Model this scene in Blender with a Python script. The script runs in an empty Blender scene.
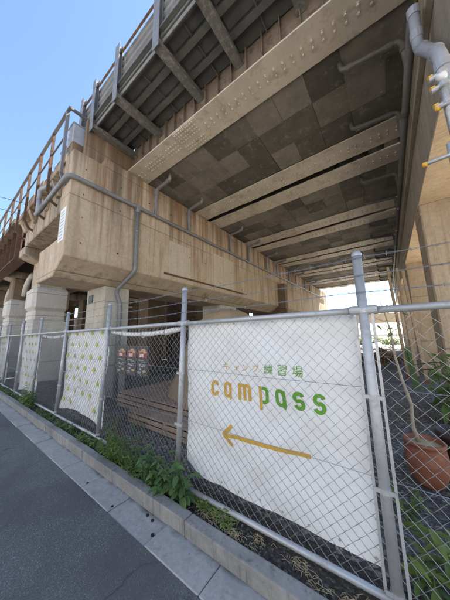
import bpy, bmesh, math, random
from mathutils import Vector, Matrix, noise as mnoise
random.seed(7)
scn = bpy.context.scene
COL = scn.collection
R = math.radians
# ------------------------------------------------------------------ camera
cam_d = bpy.data.cameras.new('camera'); cam = bpy.data.objects.new('camera', cam_d); COL.objects.link(cam)
az, pi_, ro = R(126.465), R(9.342), R(-1.131)
Fv = Vector((math.cos(az)*math.cos(pi_), math.sin(az)*math.cos(pi_), math.sin(pi_)))
R0 = Vector((math.sin(az), -math.cos(az), 0)); U0 = R0.cross(Fv)
Rv = R0*math.cos(ro)+U0*math.sin(ro); Uv = -R0*math.sin(ro)+U0*math.cos(ro)
cam.matrix_world = Matrix(((Rv.x, Uv.x, -Fv.x, 0), (Rv.y, Uv.y, -Fv.y, 0), (Rv.z, Uv.z, -Fv.z, 1.65), (0, 0, 0, 1)))
cam_d.sensor_fit = 'VERTICAL'; cam_d.sensor_height = 36; cam_d.lens = 36*219/600
cam_d.clip_start = 0.05; cam_d.clip_end = 2000
scn.camera = cam
# ------------------------------------------------------------------ sky and sun
SUN_EL, SUN_ROT = 58, 20          # degrees; the sun stands beyond the viaduct
w = bpy.data.worlds.new('World'); scn.world = w; w.use_nodes = True
nt = w.node_tree; bg = nt.nodes['Background']
sk = nt.nodes.new('ShaderNodeTexSky'); sk.sky_type = 'NISHITA'; sk.sun_disc = False
sk.sun_elevation = R(SUN_EL); sk.sun_rotation = R(SUN_ROT); sk.air_density = 1.05; sk.dust_density = 0.15; sk.ozone_density = 3.0
nt.links.new(sk.outputs[0], bg.inputs[0]); bg.inputs[1].default_value = 0.08
sd = bpy.data.lights.new('sun', 'SUN'); sd.energy = 5.0; sd.angle = R(0.53); sd.color = (1.0, 0.93, 0.82)
so = bpy.data.objects.new('sun', sd); COL.objects.link(so)
sdir = Vector((math.sin(R(SUN_ROT))*math.cos(R(SUN_EL)), math.cos(R(SUN_ROT))*math.cos(R(SUN_EL)), math.sin(R(SUN_EL))))
so.rotation_euler = sdir.to_track_quat('Z', 'Y').to_euler(); so.location = (5, 20, 40)
vs = scn.view_settings; vs.view_transform = 'Standard'; vs.look = 'None'; vs.gamma = 1; vs.exposure = 2.15
vs.use_curve_mapping = False
scn.cycles.max_bounces = 8; scn.cycles.diffuse_bounces = 5

# ------------------------------------------------------------------ material helpers
def newmat(name):
    m = bpy.data.materials.new(name); m.use_nodes = True
    return m, m.node_tree, m.node_tree.nodes['Principled BSDF']
def N(t, k, **kw):
    n = t.nodes.new('ShaderNode'+k)
    for a, b in kw.items(): setattr(n, a, b)
    return n
def ramp(t, fac, stops):
    r = N(t, 'ValToRGB'); e = r.color_ramp.elements
    while len(e) < len(stops): e.new(0.5)
    for i, (p, c) in enumerate(stops):
        e[i].position = p; e[i].color = (*c, 1) if len(c) == 3 else c
    t.links.new(fac, r.inputs[0]); return r.outputs[0]
def mixc(t, fac, a, b, mode='MIX'):
    m = N(t, 'Mix', data_type='RGBA', blend_type=mode)
    if isinstance(fac, (int, float)): m.inputs[0].default_value = fac
    else: t.links.new(fac, m.inputs[0])
    for s, v in ((6, a), (7, b)):
        if isinstance(v, tuple): m.inputs[s].default_value = (*v, 1)
        else: t.links.new(v, m.inputs[s])
    return m.outputs[2]
def mth(t, op, a, b=None):
    m = N(t, 'Math', operation=op)
    for i, v in enumerate((a, b)):
        if v is None: continue
        if isinstance(v, (int, float)): m.inputs[i].default_value = v
        else: t.links.new(v, m.inputs[i])
    return m.outputs[0]
def noise(t, co, scale, detail=5, rough=0.6, mp=None):
    if mp:
        q = N(t, 'Mapping'); q.inputs['Scale'].default_value = mp; t.links.new(co, q.inputs[0]); co = q.outputs[0]
    n = N(t, 'TexNoise'); n.inputs['Scale'].default_value = scale; n.inputs['Detail'].default_value = detail
    n.inputs['Roughness'].default_value = rough; t.links.new(co, n.inputs['Vector']); return n.outputs['Fac']
def bump(t, b, h, strength, dist=0.01):
    n = N(t, 'Bump'); n.inputs['Strength'].default_value = strength; n.inputs['Distance'].default_value = dist
    t.links.new(h, n.inputs['Height']); t.links.new(n.outputs[0], b.inputs['Normal'])
def pos(t): return N(t, 'NewGeometry').outputs['Position']
G3 = lambda v: (v, v, v)

def concrete(name, c1, c2, stain=(0.10, 0.055, 0.028), amt=0.6, dark=(0.06, 0.055, 0.05), damt=0.5, joint=None, rough=0.88, board=None, sc=1.0, runoff=False):
    m, t, b = newmat(name); p = pos(t)
    c = mixc(t, ramp(t, noise(t, p, 1.1*sc, 8, 0.65), [(0.3, (0, 0, 0)), (0.7, (1, 1, 1))]), c1, c2)
    c = mixc(t, 0.35, c, ramp(t, noise(t, p, 14*sc, 6, 0.7), [(0.3, G3(0.35)), (0.7, G3(0.75))]), 'OVERLAY')
    s1 = ramp(t, noise(t, p, 1.0, 6, 0.62, (3.2*sc, 3.2*sc, 0.22)), [(0.50, (0, 0, 0)), (0.68, (1, 1, 1))])
    s2 = ramp(t, noise(t, p, 0.55*sc, 4), [(0.40, (0, 0, 0)), (0.62, (1, 1, 1))])
    f = mth(t, 'MULTIPLY', mth(t, 'MULTIPLY', s1, s2), amt); c = mixc(t, f, c, stain)
    s3 = ramp(t, noise(t, p, 1.0, 7, 0.7, (6*sc, 6*sc, 0.5)), [(0.54, (0, 0, 0)), (0.74, (1, 1, 1))])
    c = mixc(t, mth(t, 'MULTIPLY', s3, damt), c, dark)
    if runoff:
        sp_ = N(t, 'SeparateXYZ'); t.links.new(p, sp_.inputs[0])
        for (mp_, off, col_, am, gain) in (((5.0, 5.0, 0.10), 0.0, (0.20, 0.095, 0.035), 0.75, 0.10), ((2.2, 2.2, 0.12), 7.3, (0.10, 0.075, 0.05), 0.7, 0.06), ((13.0, 13.0, 0.25), 3.1, (0.16, 0.10, 0.06), 0.5, 0.05)):
            q_ = N(t, 'Mapping'); q_.inputs['Location'].default_value = (off, off, 0); t.links.new(p, q_.inputs[0])
            n_ = mth(t, 'ADD', noise(t, q_.outputs[0], 1.0, 7, 0.6, mp_), mth(t, 'MULTIPLY', mth(t, 'SUBTRACT', sp_.outputs[2], 5.2), gain))
            c = mixc(t, mth(t, 'MULTIPLY', ramp(t, n_, [(0.53, (0, 0, 0)), (0.70, (1, 1, 1))]), am), c, col_)
    h = noise(t, p, 45, 5, 0.7)
    vor = N(t, 'TexVoronoi'); vor.inputs['Scale'].default_value = 9; t.links.new(p, vor.inputs['Vector'])
    pit = ramp(t, vor.outputs['Distance'], [(0.03, (0, 0, 0)), (0.07, (1, 1, 1))])
    c = mixc(t, mth(t, 'MULTIPLY', mth(t, 'SUBTRACT', 1.0, pit), 0.45), c, dark)
    h = mth(t, 'ADD', mth(t, 'MULTIPLY', h, 0.5), mth(t, 'MULTIPLY', pit, 0.4))
    sep = N(t, 'SeparateXYZ'); t.links.new(p, sep.inputs[0])
    if joint:                               # impressions of the formwork sheets
        for ax, pitch, off in joint:
            fr = mth(t, 'PINGPONG', mth(t, 'ADD', sep.outputs[ax], off), pitch/2)
            ln = ramp(t, fr, [(0.006, (0, 0, 0)), (0.014, (1, 1, 1))])
            h = mth(t, 'ADD', h, mth(t, 'MULTIPLY', ln, 1.2))
            c = mixc(t, mth(t, 'MULTIPLY', mth(t, 'SUBTRACT', 1.0, ln), 0.55), c, dark)
    if board:                               # board-marked grain
        g = noise(t, p, 1.0, 4, 0.6, board); h = mth(t, 'ADD', h, mth(t, 'MULTIPLY', g, 1.6))
        c = mixc(t, 0.3, c, ramp(t, g, [(0.3, G3(0.3)), (0.7, G3(0.7))]), 'OVERLAY')
    t.links.new(c, b.inputs['Base Color']); b.inputs['Roughness'].default_value = rough
    bump(t, b, h, 0.55, 0.012); return m
def painted(name, c, rough=0.5, metal=0.0, wear=None, wamt=0.5, wsc=6, var=0.25, st=None):
    m, t, b = newmat(name); p = pos(t)
    n1 = noise(t, p, wsc*0.5, 7, 0.65)
    col = mixc(t, var, c, ramp(t, n1, [(0.3, G3(0.25)), (0.7, G3(0.75))]), 'OVERLAY')
    if wear:
        n2 = noise(t, p, wsc, 8, 0.72, st) if st else noise(t, p, wsc, 8, 0.72)
        f = mth(t, 'MULTIPLY', ramp(t, n2, [(0.50, (0, 0, 0)), (0.62, (1, 1, 1))]), wamt)
        col = mixc(t, f, col, wear)
        r = mth(t, 'ADD', mth(t, 'MULTIPLY', f, 0.4), rough); t.links.new(r, b.inputs['Roughness'])
    else: b.inputs['Roughness'].default_value = rough
    b.inputs['Metallic'].default_value = metal
    t.links.new(col, b.inputs['Base Color']); bump(t, b, noise(t, p, 40, 5), 0.15, 0.004); return m
def leafmat(name, c1, c2):
    m, t, b = newmat(name); p = pos(t); oi = N(t, 'ObjectInfo')
    f = mth(t, 'ADD', mth(t, 'MULTIPLY', noise(t, p, 9, 3), 0.8), mth(t, 'MULTIPLY', oi.outputs['Random'], 0.35))
    c = ramp(t, f, [(0.3, c1), (0.85, c2)])
    t.links.new(c, b.inputs['Base Color']); b.inputs['Roughness'].default_value = 0.5
    tr = N(t, 'BsdfTranslucent'); t.links.new(c, tr.inputs[0]); mx = N(t, 'MixShader'); mx.inputs[0].default_value = 0.3
    t.links.new(b.outputs[0], mx.inputs[1]); t.links.new(tr.outputs[0], mx.inputs[2])
    t.links.new(mx.outputs[0], t.nodes['Material Output'].inputs[0]); return m
def granular(name, cols, sc, bstr, bdist, fine=90, patch=None, rough=0.9):
    """asphalt, gravel and soil: cells of slightly different tone with relief"""
    m, t, b = newmat(name); p = pos(t)
    v = N(t, 'TexVoronoi'); v.inputs['Scale'].default_value = sc; t.links.new(p, v.inputs['Vector'])
    sp = N(t, 'SeparateColor'); t.links.new(v.outputs['Color'], sp.inputs[0])
    c = ramp(t, sp.outputs[0], cols)
    c = mixc(t, 0.5, c, ramp(t, noise(t, p, 0.9, 7, 0.65), [(0.3, G3(0.32)), (0.7, G3(0.68))]), 'OVERLAY')
    if patch: c = mixc(t, ramp(t, noise(t, p, patch[0], 6, 0.6), [(0.52, (0, 0, 0)), (0.66, (1, 1, 1))]), c, patch[1])
    h = mth(t, 'ADD', mth(t, 'MULTIPLY', mth(t, 'SUBTRACT', 1.0, v.outputs['Distance']), 0.7), mth(t, 'MULTIPLY', noise(t, p, fine, 4), 0.5))
    t.links.new(c, b.inputs['Base Color']); b.inputs['Roughness'].default_value = rough; bump(t, b, h, bstr, bdist); return m

M = {}
M['asphalt'] = granular('asphalt', [(0.0, G3(0.085)), (0.6, G3(0.12)), (0.93, G3(0.155)), (1.0, G3(0.26))], 150, 0.55, 0.005, 220, (0.55, (0.085, 0.083, 0.082)))
def cracks(m, amt):
    t = m.node_tree; b = t.nodes['Principled BSDF']; old = b.inputs['Base Color'].links[0].from_socket; p = pos(t)
    nz = N(t, 'TexNoise'); nz.inputs['Scale'].default_value = 1.4; nz.inputs['Detail'].default_value = 6; t.links.new(p, nz.inputs['Vector'])
    va = N(t, 'VectorMath', operation='ADD'); t.links.new(p, va.inputs[0])
    vm = N(t, 'VectorMath', operation='SCALE'); t.links.new(nz.outputs['Color'], vm.inputs[0]); vm.inputs['Scale'].default_value = 0.9; t.links.new(vm.outputs[0], va.inputs[1])
    v = N(t, 'TexVoronoi', feature='DISTANCE_TO_EDGE'); v.inputs['Scale'].default_value = 0.8; t.links.new(va.outputs[0], v.inputs['Vector'])
    ln = ramp(t, v.outputs['Distance'], [(0.002, (1, 1, 1)), (0.010, (0, 0, 0))])
    mk = ramp(t, noise(t, p, 0.8, 3), [(0.48, (0, 0, 0)), (0.6, (1, 1, 1))])
    t.links.new(mixc(t, mth(t, 'MULTIPLY', mth(t, 'MULTIPLY', ln, mk), amt), old, (0.02, 0.02, 0.02)), b.inputs['Base Color'])
cracks(M['asphalt'], 0.8)
M['gravel'] = granular('gravel', [(0.0, (0.055, 0.05, 0.045)), (0.7, (0.13, 0.122, 0.112)), (1.0, (0.32, 0.31, 0.295))], 38, 1.0, 0.03, 60, (0.5, (0.05, 0.045, 0.04)))
M['soil'] = granular('soil', [(0.0, (0.028, 0.023, 0.018)), (0.7, (0.06, 0.05, 0.04)), (1.0, (0.13, 0.12, 0.10))], 60, 1.0, 0.02, 90)
M['pale'] = granular('pale_paving', [(0.0, (0.40, 0.36, 0.30)), (1.0, (0.52, 0.48, 0.42))], 12, 0.3, 0.01)
M['facade'] = painted('grey_white_render', (0.47, 0.48, 0.50), 0.8)
M['gutter'] = concrete('gutter_concrete', (0.29, 0.285, 0.275), (0.38, 0.37, 0.355), amt=0.2, damt=0.5, sc=2.0)
def gutterdirt(m):
    t = m.node_tree; b = t.nodes['Principled BSDF']; old = b.inputs['Base Color'].links[0].from_socket; p = pos(t)
    sep = N(t, 'SeparateXYZ'); t.links.new(p, sep.inputs[0])
    e = mth(t, 'ADD', mth(t, 'MULTIPLY', mth(t, 'SUBTRACT', sep.outputs[1], 1.44), 14.0), mth(t, 'MULTIPLY', mth(t, 'SUBTRACT', noise(t, p, 7, 6, 0.7), 0.5), 3.0))
    t.links.new(mixc(t, ramp(t, e, [(0.0, (0, 0, 0)), (0.9, (0.85, 0.85, 0.85))]), old, (0.05, 0.046, 0.04)), b.inputs['Base Color'])
gutterdirt(M['gutter'])
M['kerb'] = concrete('kerb_concrete', (0.17, 0.165, 0.155), (0.31, 0.30, 0.28), amt=0.3, damt=0.8, stain=(0.13, 0.12, 0.10), sc=2.2)
M['cap'] = concrete('pier_concrete', (0.40, 0.30, 0.20), (0.54, 0.435, 0.315), amt=0.95, damt=0.5, stain=(0.17, 0.085, 0.035), dark=(0.11, 0.085, 0.06), joint=[(1, 3.6, 0.3), (2, 1.8, 0.35)], runoff=True)
M['patch'] = concrete('patched_concrete', (0.47, 0.39, 0.29), (0.58, 0.49, 0.38), amt=0.5, damt=0.3, stain=(0.17, 0.085, 0.035))
M['col'] = concrete('column_concrete', (0.40, 0.36, 0.30), (0.50, 0.46, 0.39), amt=0.4, damt=0.3, joint=[(2, 1.8, 0.35), (2, 0.9, 0.0)])
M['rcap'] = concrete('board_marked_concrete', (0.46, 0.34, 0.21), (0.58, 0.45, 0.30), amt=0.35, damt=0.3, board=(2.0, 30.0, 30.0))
M['rcapshade'] = concrete('shaded_board_concrete', (0.25, 0.21, 0.165), (0.37, 0.32, 0.255), amt=0.5, damt=0.5, board=(30.0, 2.0, 30.0))  # darker copy of the right cap concrete, shade of its face put into the colour
M['pvcdk'] = painted('sooty_pvc', (0.10, 0.09, 0.078), 0.5, 0, (0.09, 0.075, 0.06), 0.6, 4, 0.35)
M['rcol'] = concrete('warm_column_concrete', (0.30, 0.225, 0.15), (0.42, 0.33, 0.225), amt=0.35, damt=0.25, board=(30, 30, 1.5), joint=[(2, 1.8, 0.5)])
M['old'] = concrete('old_concrete', (0.33, 0.25, 0.17), (0.52, 0.44, 0.33), amt=1.0, damt=0.6, stain=(0.13, 0.06, 0.025), runoff=True)
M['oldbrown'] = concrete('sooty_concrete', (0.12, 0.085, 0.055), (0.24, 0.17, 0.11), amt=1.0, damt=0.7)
M['jacket'] = concrete('jacket_concrete', (0.50, 0.46, 0.40), (0.60, 0.56, 0.50), amt=0.25, damt=0.15, joint=[(2, 0.9, 0.1)])
M['beige'] = painted('beige_girder_paint', (0.54, 0.47, 0.37), 0.5, 0, (0.24, 0.17, 0.11), 0.5, 4, 0.35)
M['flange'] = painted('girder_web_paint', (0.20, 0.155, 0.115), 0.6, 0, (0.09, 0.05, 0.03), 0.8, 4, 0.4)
M['dkmetal'] = painted('dark_green_grey_steel', (0.105, 0.105, 0.095), 0.5, 0, (0.14, 0.12, 0.095), 0.6, 7, 0.35)
M['bracket'] = painted('weathered_bracket_paint', (0.14, 0.13, 0.112), 0.5, 0, (0.36, 0.33, 0.28), 0.5, 14, 0.35)
M['greysteel'] = painted('grey_steel_paint', (0.21, 0.205, 0.20), 0.45, 0, (0.13, 0.085, 0.06), 0.6, 5, 0.35)
M['plank'] = painted('grey_barrier_board', (0.20, 0.205, 0.21), 0.5, 0, (0.09, 0.075, 0.06), 0.55, 3, 0.35)
M['rust'] = painted('rusted_steel', (0.13, 0.072, 0.042), 0.85, 0, (0.07, 0.035, 0.02), 0.8, 9, 0.5)
M['rustgrey'] = painted('part_rusted_rail', (0.13, 0.13, 0.135), 0.6, 0, (0.17, 0.085, 0.045), 0.45, 3, 0.3)
M['galv'] = painted('galvanised_steel', (0.44, 0.445, 0.45), 0.45, 0.4, (0.30, 0.29, 0.28), 0.6, 9, 0.35)
M['wire'] = painted('galvanised_wire', (0.27, 0.275, 0.28), 0.42, 0.5, None, 0, 20, 0.2)
M['pvc'] = painted('grey_pvc', (0.20, 0.20, 0.205), 0.4, 0, (0.13, 0.115, 0.10), 0.5, 5, 0.3)
M['pvclight'] = painted('pale_grey_pvc', (0.33, 0.34, 0.37), 0.38, 0, (0.22, 0.20, 0.18), 0.4, 6, 0.25)
M['yellow'] = painted('yellow_plastic', (0.62, 0.34, 0.03), 0.5)
M['white'] = painted('white_paint', (0.72, 0.72, 0.70), 0.6, 0, (0.45, 0.42, 0.38), 0.4, 4, 0.15)
M['boxgrey'] = painted('pale_grey_box', (0.36, 0.37, 0.39), 0.55, 0, (0.25, 0.2, 0.16), 0.4, 5, 0.2)
M['black'] = painted('black_board', (0.012, 0.012, 0.014), 0.4)
M['darkbox'] = painted('dark_sheet_metal', (0.035, 0.035, 0.037), 0.5, 0, (0.07, 0.06, 0.05), 0.5, 3)
M['canvas'] = painted('tan_canvas', (0.34, 0.24, 0.14), 0.9, 0, (0.24, 0.17, 0.10), 0.6, 3, 0.35)
M['terra'] = painted('terracotta', (0.25, 0.085, 0.042), 0.7, 0, (0.36, 0.20, 0.13), 0.4, 7, 0.3)
M['darkpot'] = painted('dark_brown_pot', (0.05, 0.032, 0.026), 0.6)
M['bark'] = painted('pale_bark', (0.36, 0.29, 0.21), 0.9, 0, (0.18, 0.14, 0.10), 0.6, 22, 0.5)
M['wood'] = painted('reddish_weathered_wood', (0.31, 0.225, 0.165), 0.8, 0, (0.16, 0.115, 0.085), 0.7, 5, 0.5, (1, 12, 12))
M['timber'] = painted('pale_timber', (0.36, 0.27, 0.17), 0.8, 0, (0.28, 0.19, 0.11), 0.5, 6, 0.4)
M['straw'] = painted('dry_straw', (0.44, 0.36, 0.21), 0.9)
M['leaf'] = leafmat('weed_leaf', (0.075, 0.13, 0.035), (0.19, 0.28, 0.085))
M['leafdk'] = leafmat('broad_weed_leaf', (0.06, 0.125, 0.04), (0.14, 0.24, 0.08))
M['leafbr'] = leafmat('fresh_leaf', (0.09, 0.15, 0.03), (0.23, 0.32, 0.08))
M['stem'] = painted('green_stem', (0.10, 0.14, 0.05), 0.7)
M['yprint'] = painted('ochre_print', (0.56, 0.33, 0.035), 0.7, var=0.1)
M['gprint'] = painted('green_print', (0.10, 0.30, 0.02), 0.7, var=0.1)
M['ylight'] = painted('pale_ochre_print', (0.66, 0.50, 0.10), 0.7, var=0.1)
M['glight'] = painted('pale_green_print', (0.30, 0.46, 0.08), 0.7, var=0.1)
M['red'] = painted('poster_red', (0.17, 0.03, 0.025), 0.5)
M['bun'] = painted('poster_tan', (0.45, 0.29, 0.14), 0.5)
M['pink'] = painted('poster_pink', (0.65, 0.42, 0.40), 0.5)
M['grey'] = painted('poster_grey', (0.32, 0.33, 0.34), 0.5)
def cloth(name, col):
    m, t, b = newmat(name); p = pos(t)
    c = mixc(t, 0.10, col, ramp(t, noise(t, p, 3, 6), [(0.3, G3(0.3)), (0.7, G3(0.7))]), 'OVERLAY')
    g = ramp(t, noise(t, p, 1.6, 7, 0.7), [(0.52, (0, 0, 0)), (0.75, (1, 1, 1))])
    c = mixc(t, mth(t, 'MULTIPLY', g, 0.25), c, (0.55, 0.53, 0.49))
    t.links.new(c, b.inputs['Base Color']); b.inputs['Roughness'].default_value = 0.55
    tr = N(t, 'BsdfTranslucent'); t.links.new(c, tr.inputs[0]); mx = N(t, 'MixShader'); mx.inputs[0].default_value = 0.15
    t.links.new(b.outputs[0], mx.inputs[1]); t.links.new(tr.outputs[0], mx.inputs[2])
    t.links.new(mx.outputs[0], t.nodes['Material Output'].inputs[0])
    bump(t, b, noise(t, p, 240, 2), 0.12, 0.002); return m
M['sheet'] = cloth('white_vinyl', (0.80, 0.80, 0.80))
def panelmat():
    m, t, b = newmat('soffit_board'); p = pos(t); oi = N(t, 'ObjectInfo')
    c = ramp(t, oi.outputs['Random'], [(0.0, (0.075, 0.065, 0.051)), (0.2, (0.10, 0.087, 0.069)), (0.4, (0.145, 0.126, 0.10)), (1.0, (0.20, 0.177, 0.142))])
    c = mixc(t, 0.55, c, ramp(t, noise(t, p, 2.6, 8, 0.7), [(0.3, G3(0.25)), (0.7, G3(0.72))]), 'OVERLAY')
    f = ramp(t, noise(t, p, 6, 7, 0.7), [(0.56, (0, 0, 0)), (0.70, (1, 1, 1))])
    c = mixc(t, mth(t, 'MULTIPLY', f, 0.45), c, (0.34, 0.31, 0.26))
    t.links.new(c, b.inputs['Base Color']); b.inputs['Roughness'].default_value = 0.8; bump(t, b, noise(t, p, 30, 6), 0.3, 0.006); return m
M['panel'] = panelmat()

# ------------------------------------------------------------------ mesh helpers
class MB:
    def __init__(s): s.v = []; s.f = []; s.m = []; s.cur = 0
    def quadset(s, vs, fs):
        o = len(s.v); s.v += [tuple(q) for q in vs]
        for f in fs: s.f.append(tuple(o+i for i in f)); s.m.append(s.cur)
        return s
    def box(s, a, b):
        x0, y0, z0 = (min(a[i], b[i]) for i in range(3)); x1, y1, z1 = (max(a[i], b[i]) for i in range(3))
        return s.quadset([(x0,y0,z0),(x1,y0,z0),(x1,y1,z0),(x0,y1,z0),(x0,y0,z1),(x1,y0,z1),(x1,y1,z1),(x0,y1,z1)],
            [(0,3,2,1),(4,5,6,7),(0,1,5,4),(1,2,6,5),(2,3,7,6),(3,0,4,7)])
    def bar(s, p, q, wd, ht, up=(0, 0, 1)):
        p, q = Vector(p), Vector(q); d = (q-p).normalized(); u = Vector(up)
        sd = d.cross(u)
        if sd.length < 1e-4: sd = d.cross(Vector((0, 1, 0)))
        sd.normalize(); u = sd.cross(d).normalized(); vs = []
        for c in (p, q):
            for a, b in ((-1,-1),(1,-1),(1,1),(-1,1)): vs.append(c+sd*a*wd/2+u*b*ht/2)
        return s.quadset(vs, [(0,1,2,3)[::-1],(4,5,6,7),(0,1,5,4),(1,2,6,5),(2,3,7,6),(3,0,4,7)])
    def prism(s, poly, ax, a, b):
        """poly is a list of 2D points in the plane normal to axis ax, swept from a to b"""
        def P(q, h): l = list(q); l.insert(ax, h); return tuple(l)
        n = len(poly)
        return s.quadset([P(q, a) for q in poly]+[P(q, b) for q in poly],
            [tuple(range(n))[::-1], tuple(range(n, 2*n))]+[(i, (i+1) % n, (i+1) % n+n, i+n) for i in range(n)])
    def tube(s, pts, r, n=8, caps=True):
        pts = [Vector(p) for p in pts]; rs = r if isinstance(r, (list, tuple)) else [r]*len(pts)
        o = len(s.v); up = None
        for i, p in enumerate(pts):
            d = (pts[min(i+1, len(pts)-1)]-pts[max(i-1, 0)]).normalized()
            if up is None:
                up = Vector((0, 0, 1)) if abs(d.z) < 0.9 else Vector((1, 0, 0))
            a = d.cross(up).normalized(); up = a.cross(d).normalized()
            for k in range(n):
                t = 2*math.pi*k/n; s.v.append(tuple(p+(a*math.cos(t)+up*math.sin(t))*rs[i]))
        for i in range(len(pts)-1):
            for k in range(n):
                s.f.append((o+i*n+k, o+i*n+(k+1) % n, o+(i+1)*n+(k+1) % n, o+(i+1)*n+k)); s.m.append(s.cur)
        if caps:
            s.f.append(tuple(o+k for k in range(n))[::-1]); s.m.append(s.cur)
            e = o+(len(pts)-1)*n; s.f.append(tuple(e+k for k in range(n))); s.m.append(s.cur)
        return s
    def lathe(s, prof, c=(0, 0, 0), n=24, wob=None):
        o = len(s.v)
        for r, z in prof:
            for k in range(n):
                t = 2*math.pi*k/n; q = r*(wob(t, z) if wob else 1)
                s.v.append((c[0]+q*math.cos(t), c[1]+q*math.sin(t), c[2]+z))
        for i in range(len(prof)-1):
            for k in range(n):
                s.f.append((o+i*n+k, o+i*n+(k+1) % n, o+(i+1)*n+(k+1) % n, o+(i+1)*n+k)); s.m.append(s.cur)
        return s
    def mesh(s, name, mats, smooth=False, bevel=0, seg=1):
        me = bpy.data.meshes.new(name); me.from_pydata(s.v, [], s.f)
        if not isinstance(mats, (list, tuple)): mats = [mats]
        for q in mats: me.materials.append(q)
        if len(mats) > 1:
            for p, i in zip(me.polygons, s.m): p.material_index = i
        if bevel:
            bm = bmesh.new(); bm.from_mesh(me); bmesh.ops.remove_doubles(bm, verts=bm.verts, dist=1e-5)
            bmesh.ops.bevel(bm, geom=bm.edges[:]+bm.verts[:], offset=bevel, segments=seg, profile=0.6, affect='EDGES', clamp_overlap=True)
            bm.to_mesh(me); bm.free()
        if smooth:
            for p in me.polygons: p.use_smooth = True
        me.update(); return me
    def build(s, name, mats, parent=None, smooth=False, bevel=0, seg=1, kind=None, label=None):
        return link(name, s.mesh(name, mats, smooth, bevel, seg), parent, kind, label)
def link(name, me, parent=None, kind=None, label=None):
    o = bpy.data.objects.new(name, me); COL.objects.link(o)
    if parent: o.parent = parent
    if kind: o['kind'] = kind
    if label: o['label'] = label
    return o
def empty(name, loc=(0, 0, 0)):
    o = bpy.data.objects.new(name, None); COL.objects.link(o); o.location = loc; return o
def tag(o, label, cat, group=None):
    o['label'] = label; o['category'] = cat
    if group: o['group'] = group
    return o
def root(name, loc, label, cat, group=None):
    """an Empty at the thing's base; parts are modelled in world coordinates, so shift them back"""
    return tag(empty(name, loc), label, cat, group)
def settle(r):
    """parts were built in world coordinates: cancel the root's offset for direct children"""
    for c in r.children:
        c.location = c.location-r.location
def elbow(pts, rad, n=5):
    """round the corners of a pipe path"""
    pts = [Vector(p) for p in pts]; out = [pts[0]]
    for i in range(1, len(pts)-1):
        a, b, c = pts[i-1], pts[i], pts[i+1]
        u = (a-b); v = (c-b); l = min(rad, u.length*0.45, v.length*0.45); u.normalize(); v.normalize()
        for k in range(n+1):
            t = k/n; out.append((b+u*l)*(1-t)**2+b*2*t*(1-t)+(b+v*l)*t*t)
    return out+[pts[-1]]
def ring(mb, p, d, r, ln, n=12):
    p = Vector(p); d = Vector(d).normalized()*ln/2; mb.tube([p-d, p+d], r, n)

# ================================================================== ground, road, kerb
MB().box((-400, -400, -0.25), (400, 400, -0.03)).build('ground', M['soil'], kind='structure')
MB().box((-60, -5.0, -0.2), (30, 1.236, 0.0)).build('road', M['asphalt'], kind='structure')
MB().box((-60, -40, -0.2), (30, -5.0, 0.12)).build('opposite_bounce_pavement', M['gutter'], kind='structure')  # unseen pale ground, added to bounce sunlight up under the deck
MB().box((2.9, 1.9, -0.02), (30, 70, 0.055)).build('bounce_paving', M['pale'], kind='structure', label='unseen pale paving added beyond the right pier to bounce sunlight')  # added out of view so sunlit ground brightens the right pier's soffit
MB().box((-60, 30, -0.02), (2.9, 120, 0.056)).build('far_pavement', M['pale'], kind='structure')
# yard and verge: bumpy sheets
def sheet_ground(name, x0, x1, y0, y1, z, amp, nx, ny, mat, scale=1.2):
    vs, fs = [], []
    for j in range(ny+1):
        for i in range(nx+1):
            x = x0+(x1-x0)*i/nx; y = y0+(y1-y0)*j/ny
            vs.append((x, y, z+amp*mnoise.noise((x*scale, y*scale, 3.1))+amp*0.5*mnoise.noise((x*scale*4, y*scale*4, 1.7))))
    for j in range(ny):
        for i in range(nx):
            a = j*(nx+1)+i; fs.append((a, a+1, a+nx+2, a+nx+1))
    return MB().quadset(vs, fs).build(name, mat, smooth=True, kind='structure')
sheet_ground('yard_ground', -40, 2.9, 1.9, 30, 0.05, 0.018, 220, 150, M['gravel'])
sheet_ground('verge', -40, 4, 1.55, 1.95, 0.085, 0.022, 500, 8, M['soil'], 3)
gut = empty('gutter'); gut['kind'] = 'structure'
me_g = MB().box((-0.297, 1.240, -0.12), (0.297, 1.487, 0.004)).mesh('gutter_slab', M['gutter'], bevel=0.006)
krb = empty('kerb'); krb['kind'] = 'structure'
me_k = MB().prism([(1.490, -0.1), (1.572, -0.1), (1.572, 0.132), (1.466, 0.132)], 0, -0.299, 0.299).mesh('kerb_stone', M['kerb'], bevel=0.010, seg=2)
for i in range(44):
    x = -23.7+0.6*i+0.02
    g = link('gutter_slab', me_g, gut); g.location = (x, 0, random.uniform(-0.004, 0.002)); g.rotation_euler = (R(random.uniform(-0.3, 0.3)), 0, 0)
    k = link('kerb_stone', me_k, krb); k.location = (x+0.22, random.uniform(-0.002, 0.002), random.uniform(-0.0025, 0.0025)); k.rotation_euler = (0, R(random.uniform(-0.12, 0.12)), R(random.uniform(-0.15, 0.15)))
# small weep holes on the gutter, dark round plugs
hole = MB().lathe([(0.0, 0.0), (0.014, 0.0), (0.014, -0.01)], n=10).mesh('drain_plug', M['black'])
for x, y in ((-2.40, 1.30), (-1.80, 1.34), (-1.20, 1.33), (-3.0, 1.31), (-3.6, 1.32), (-2.02, 1.44), (-1.93, 1.43)):
    o = link('drain_plug', hole, gut); o.location = (x, y, 0.0075)

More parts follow.
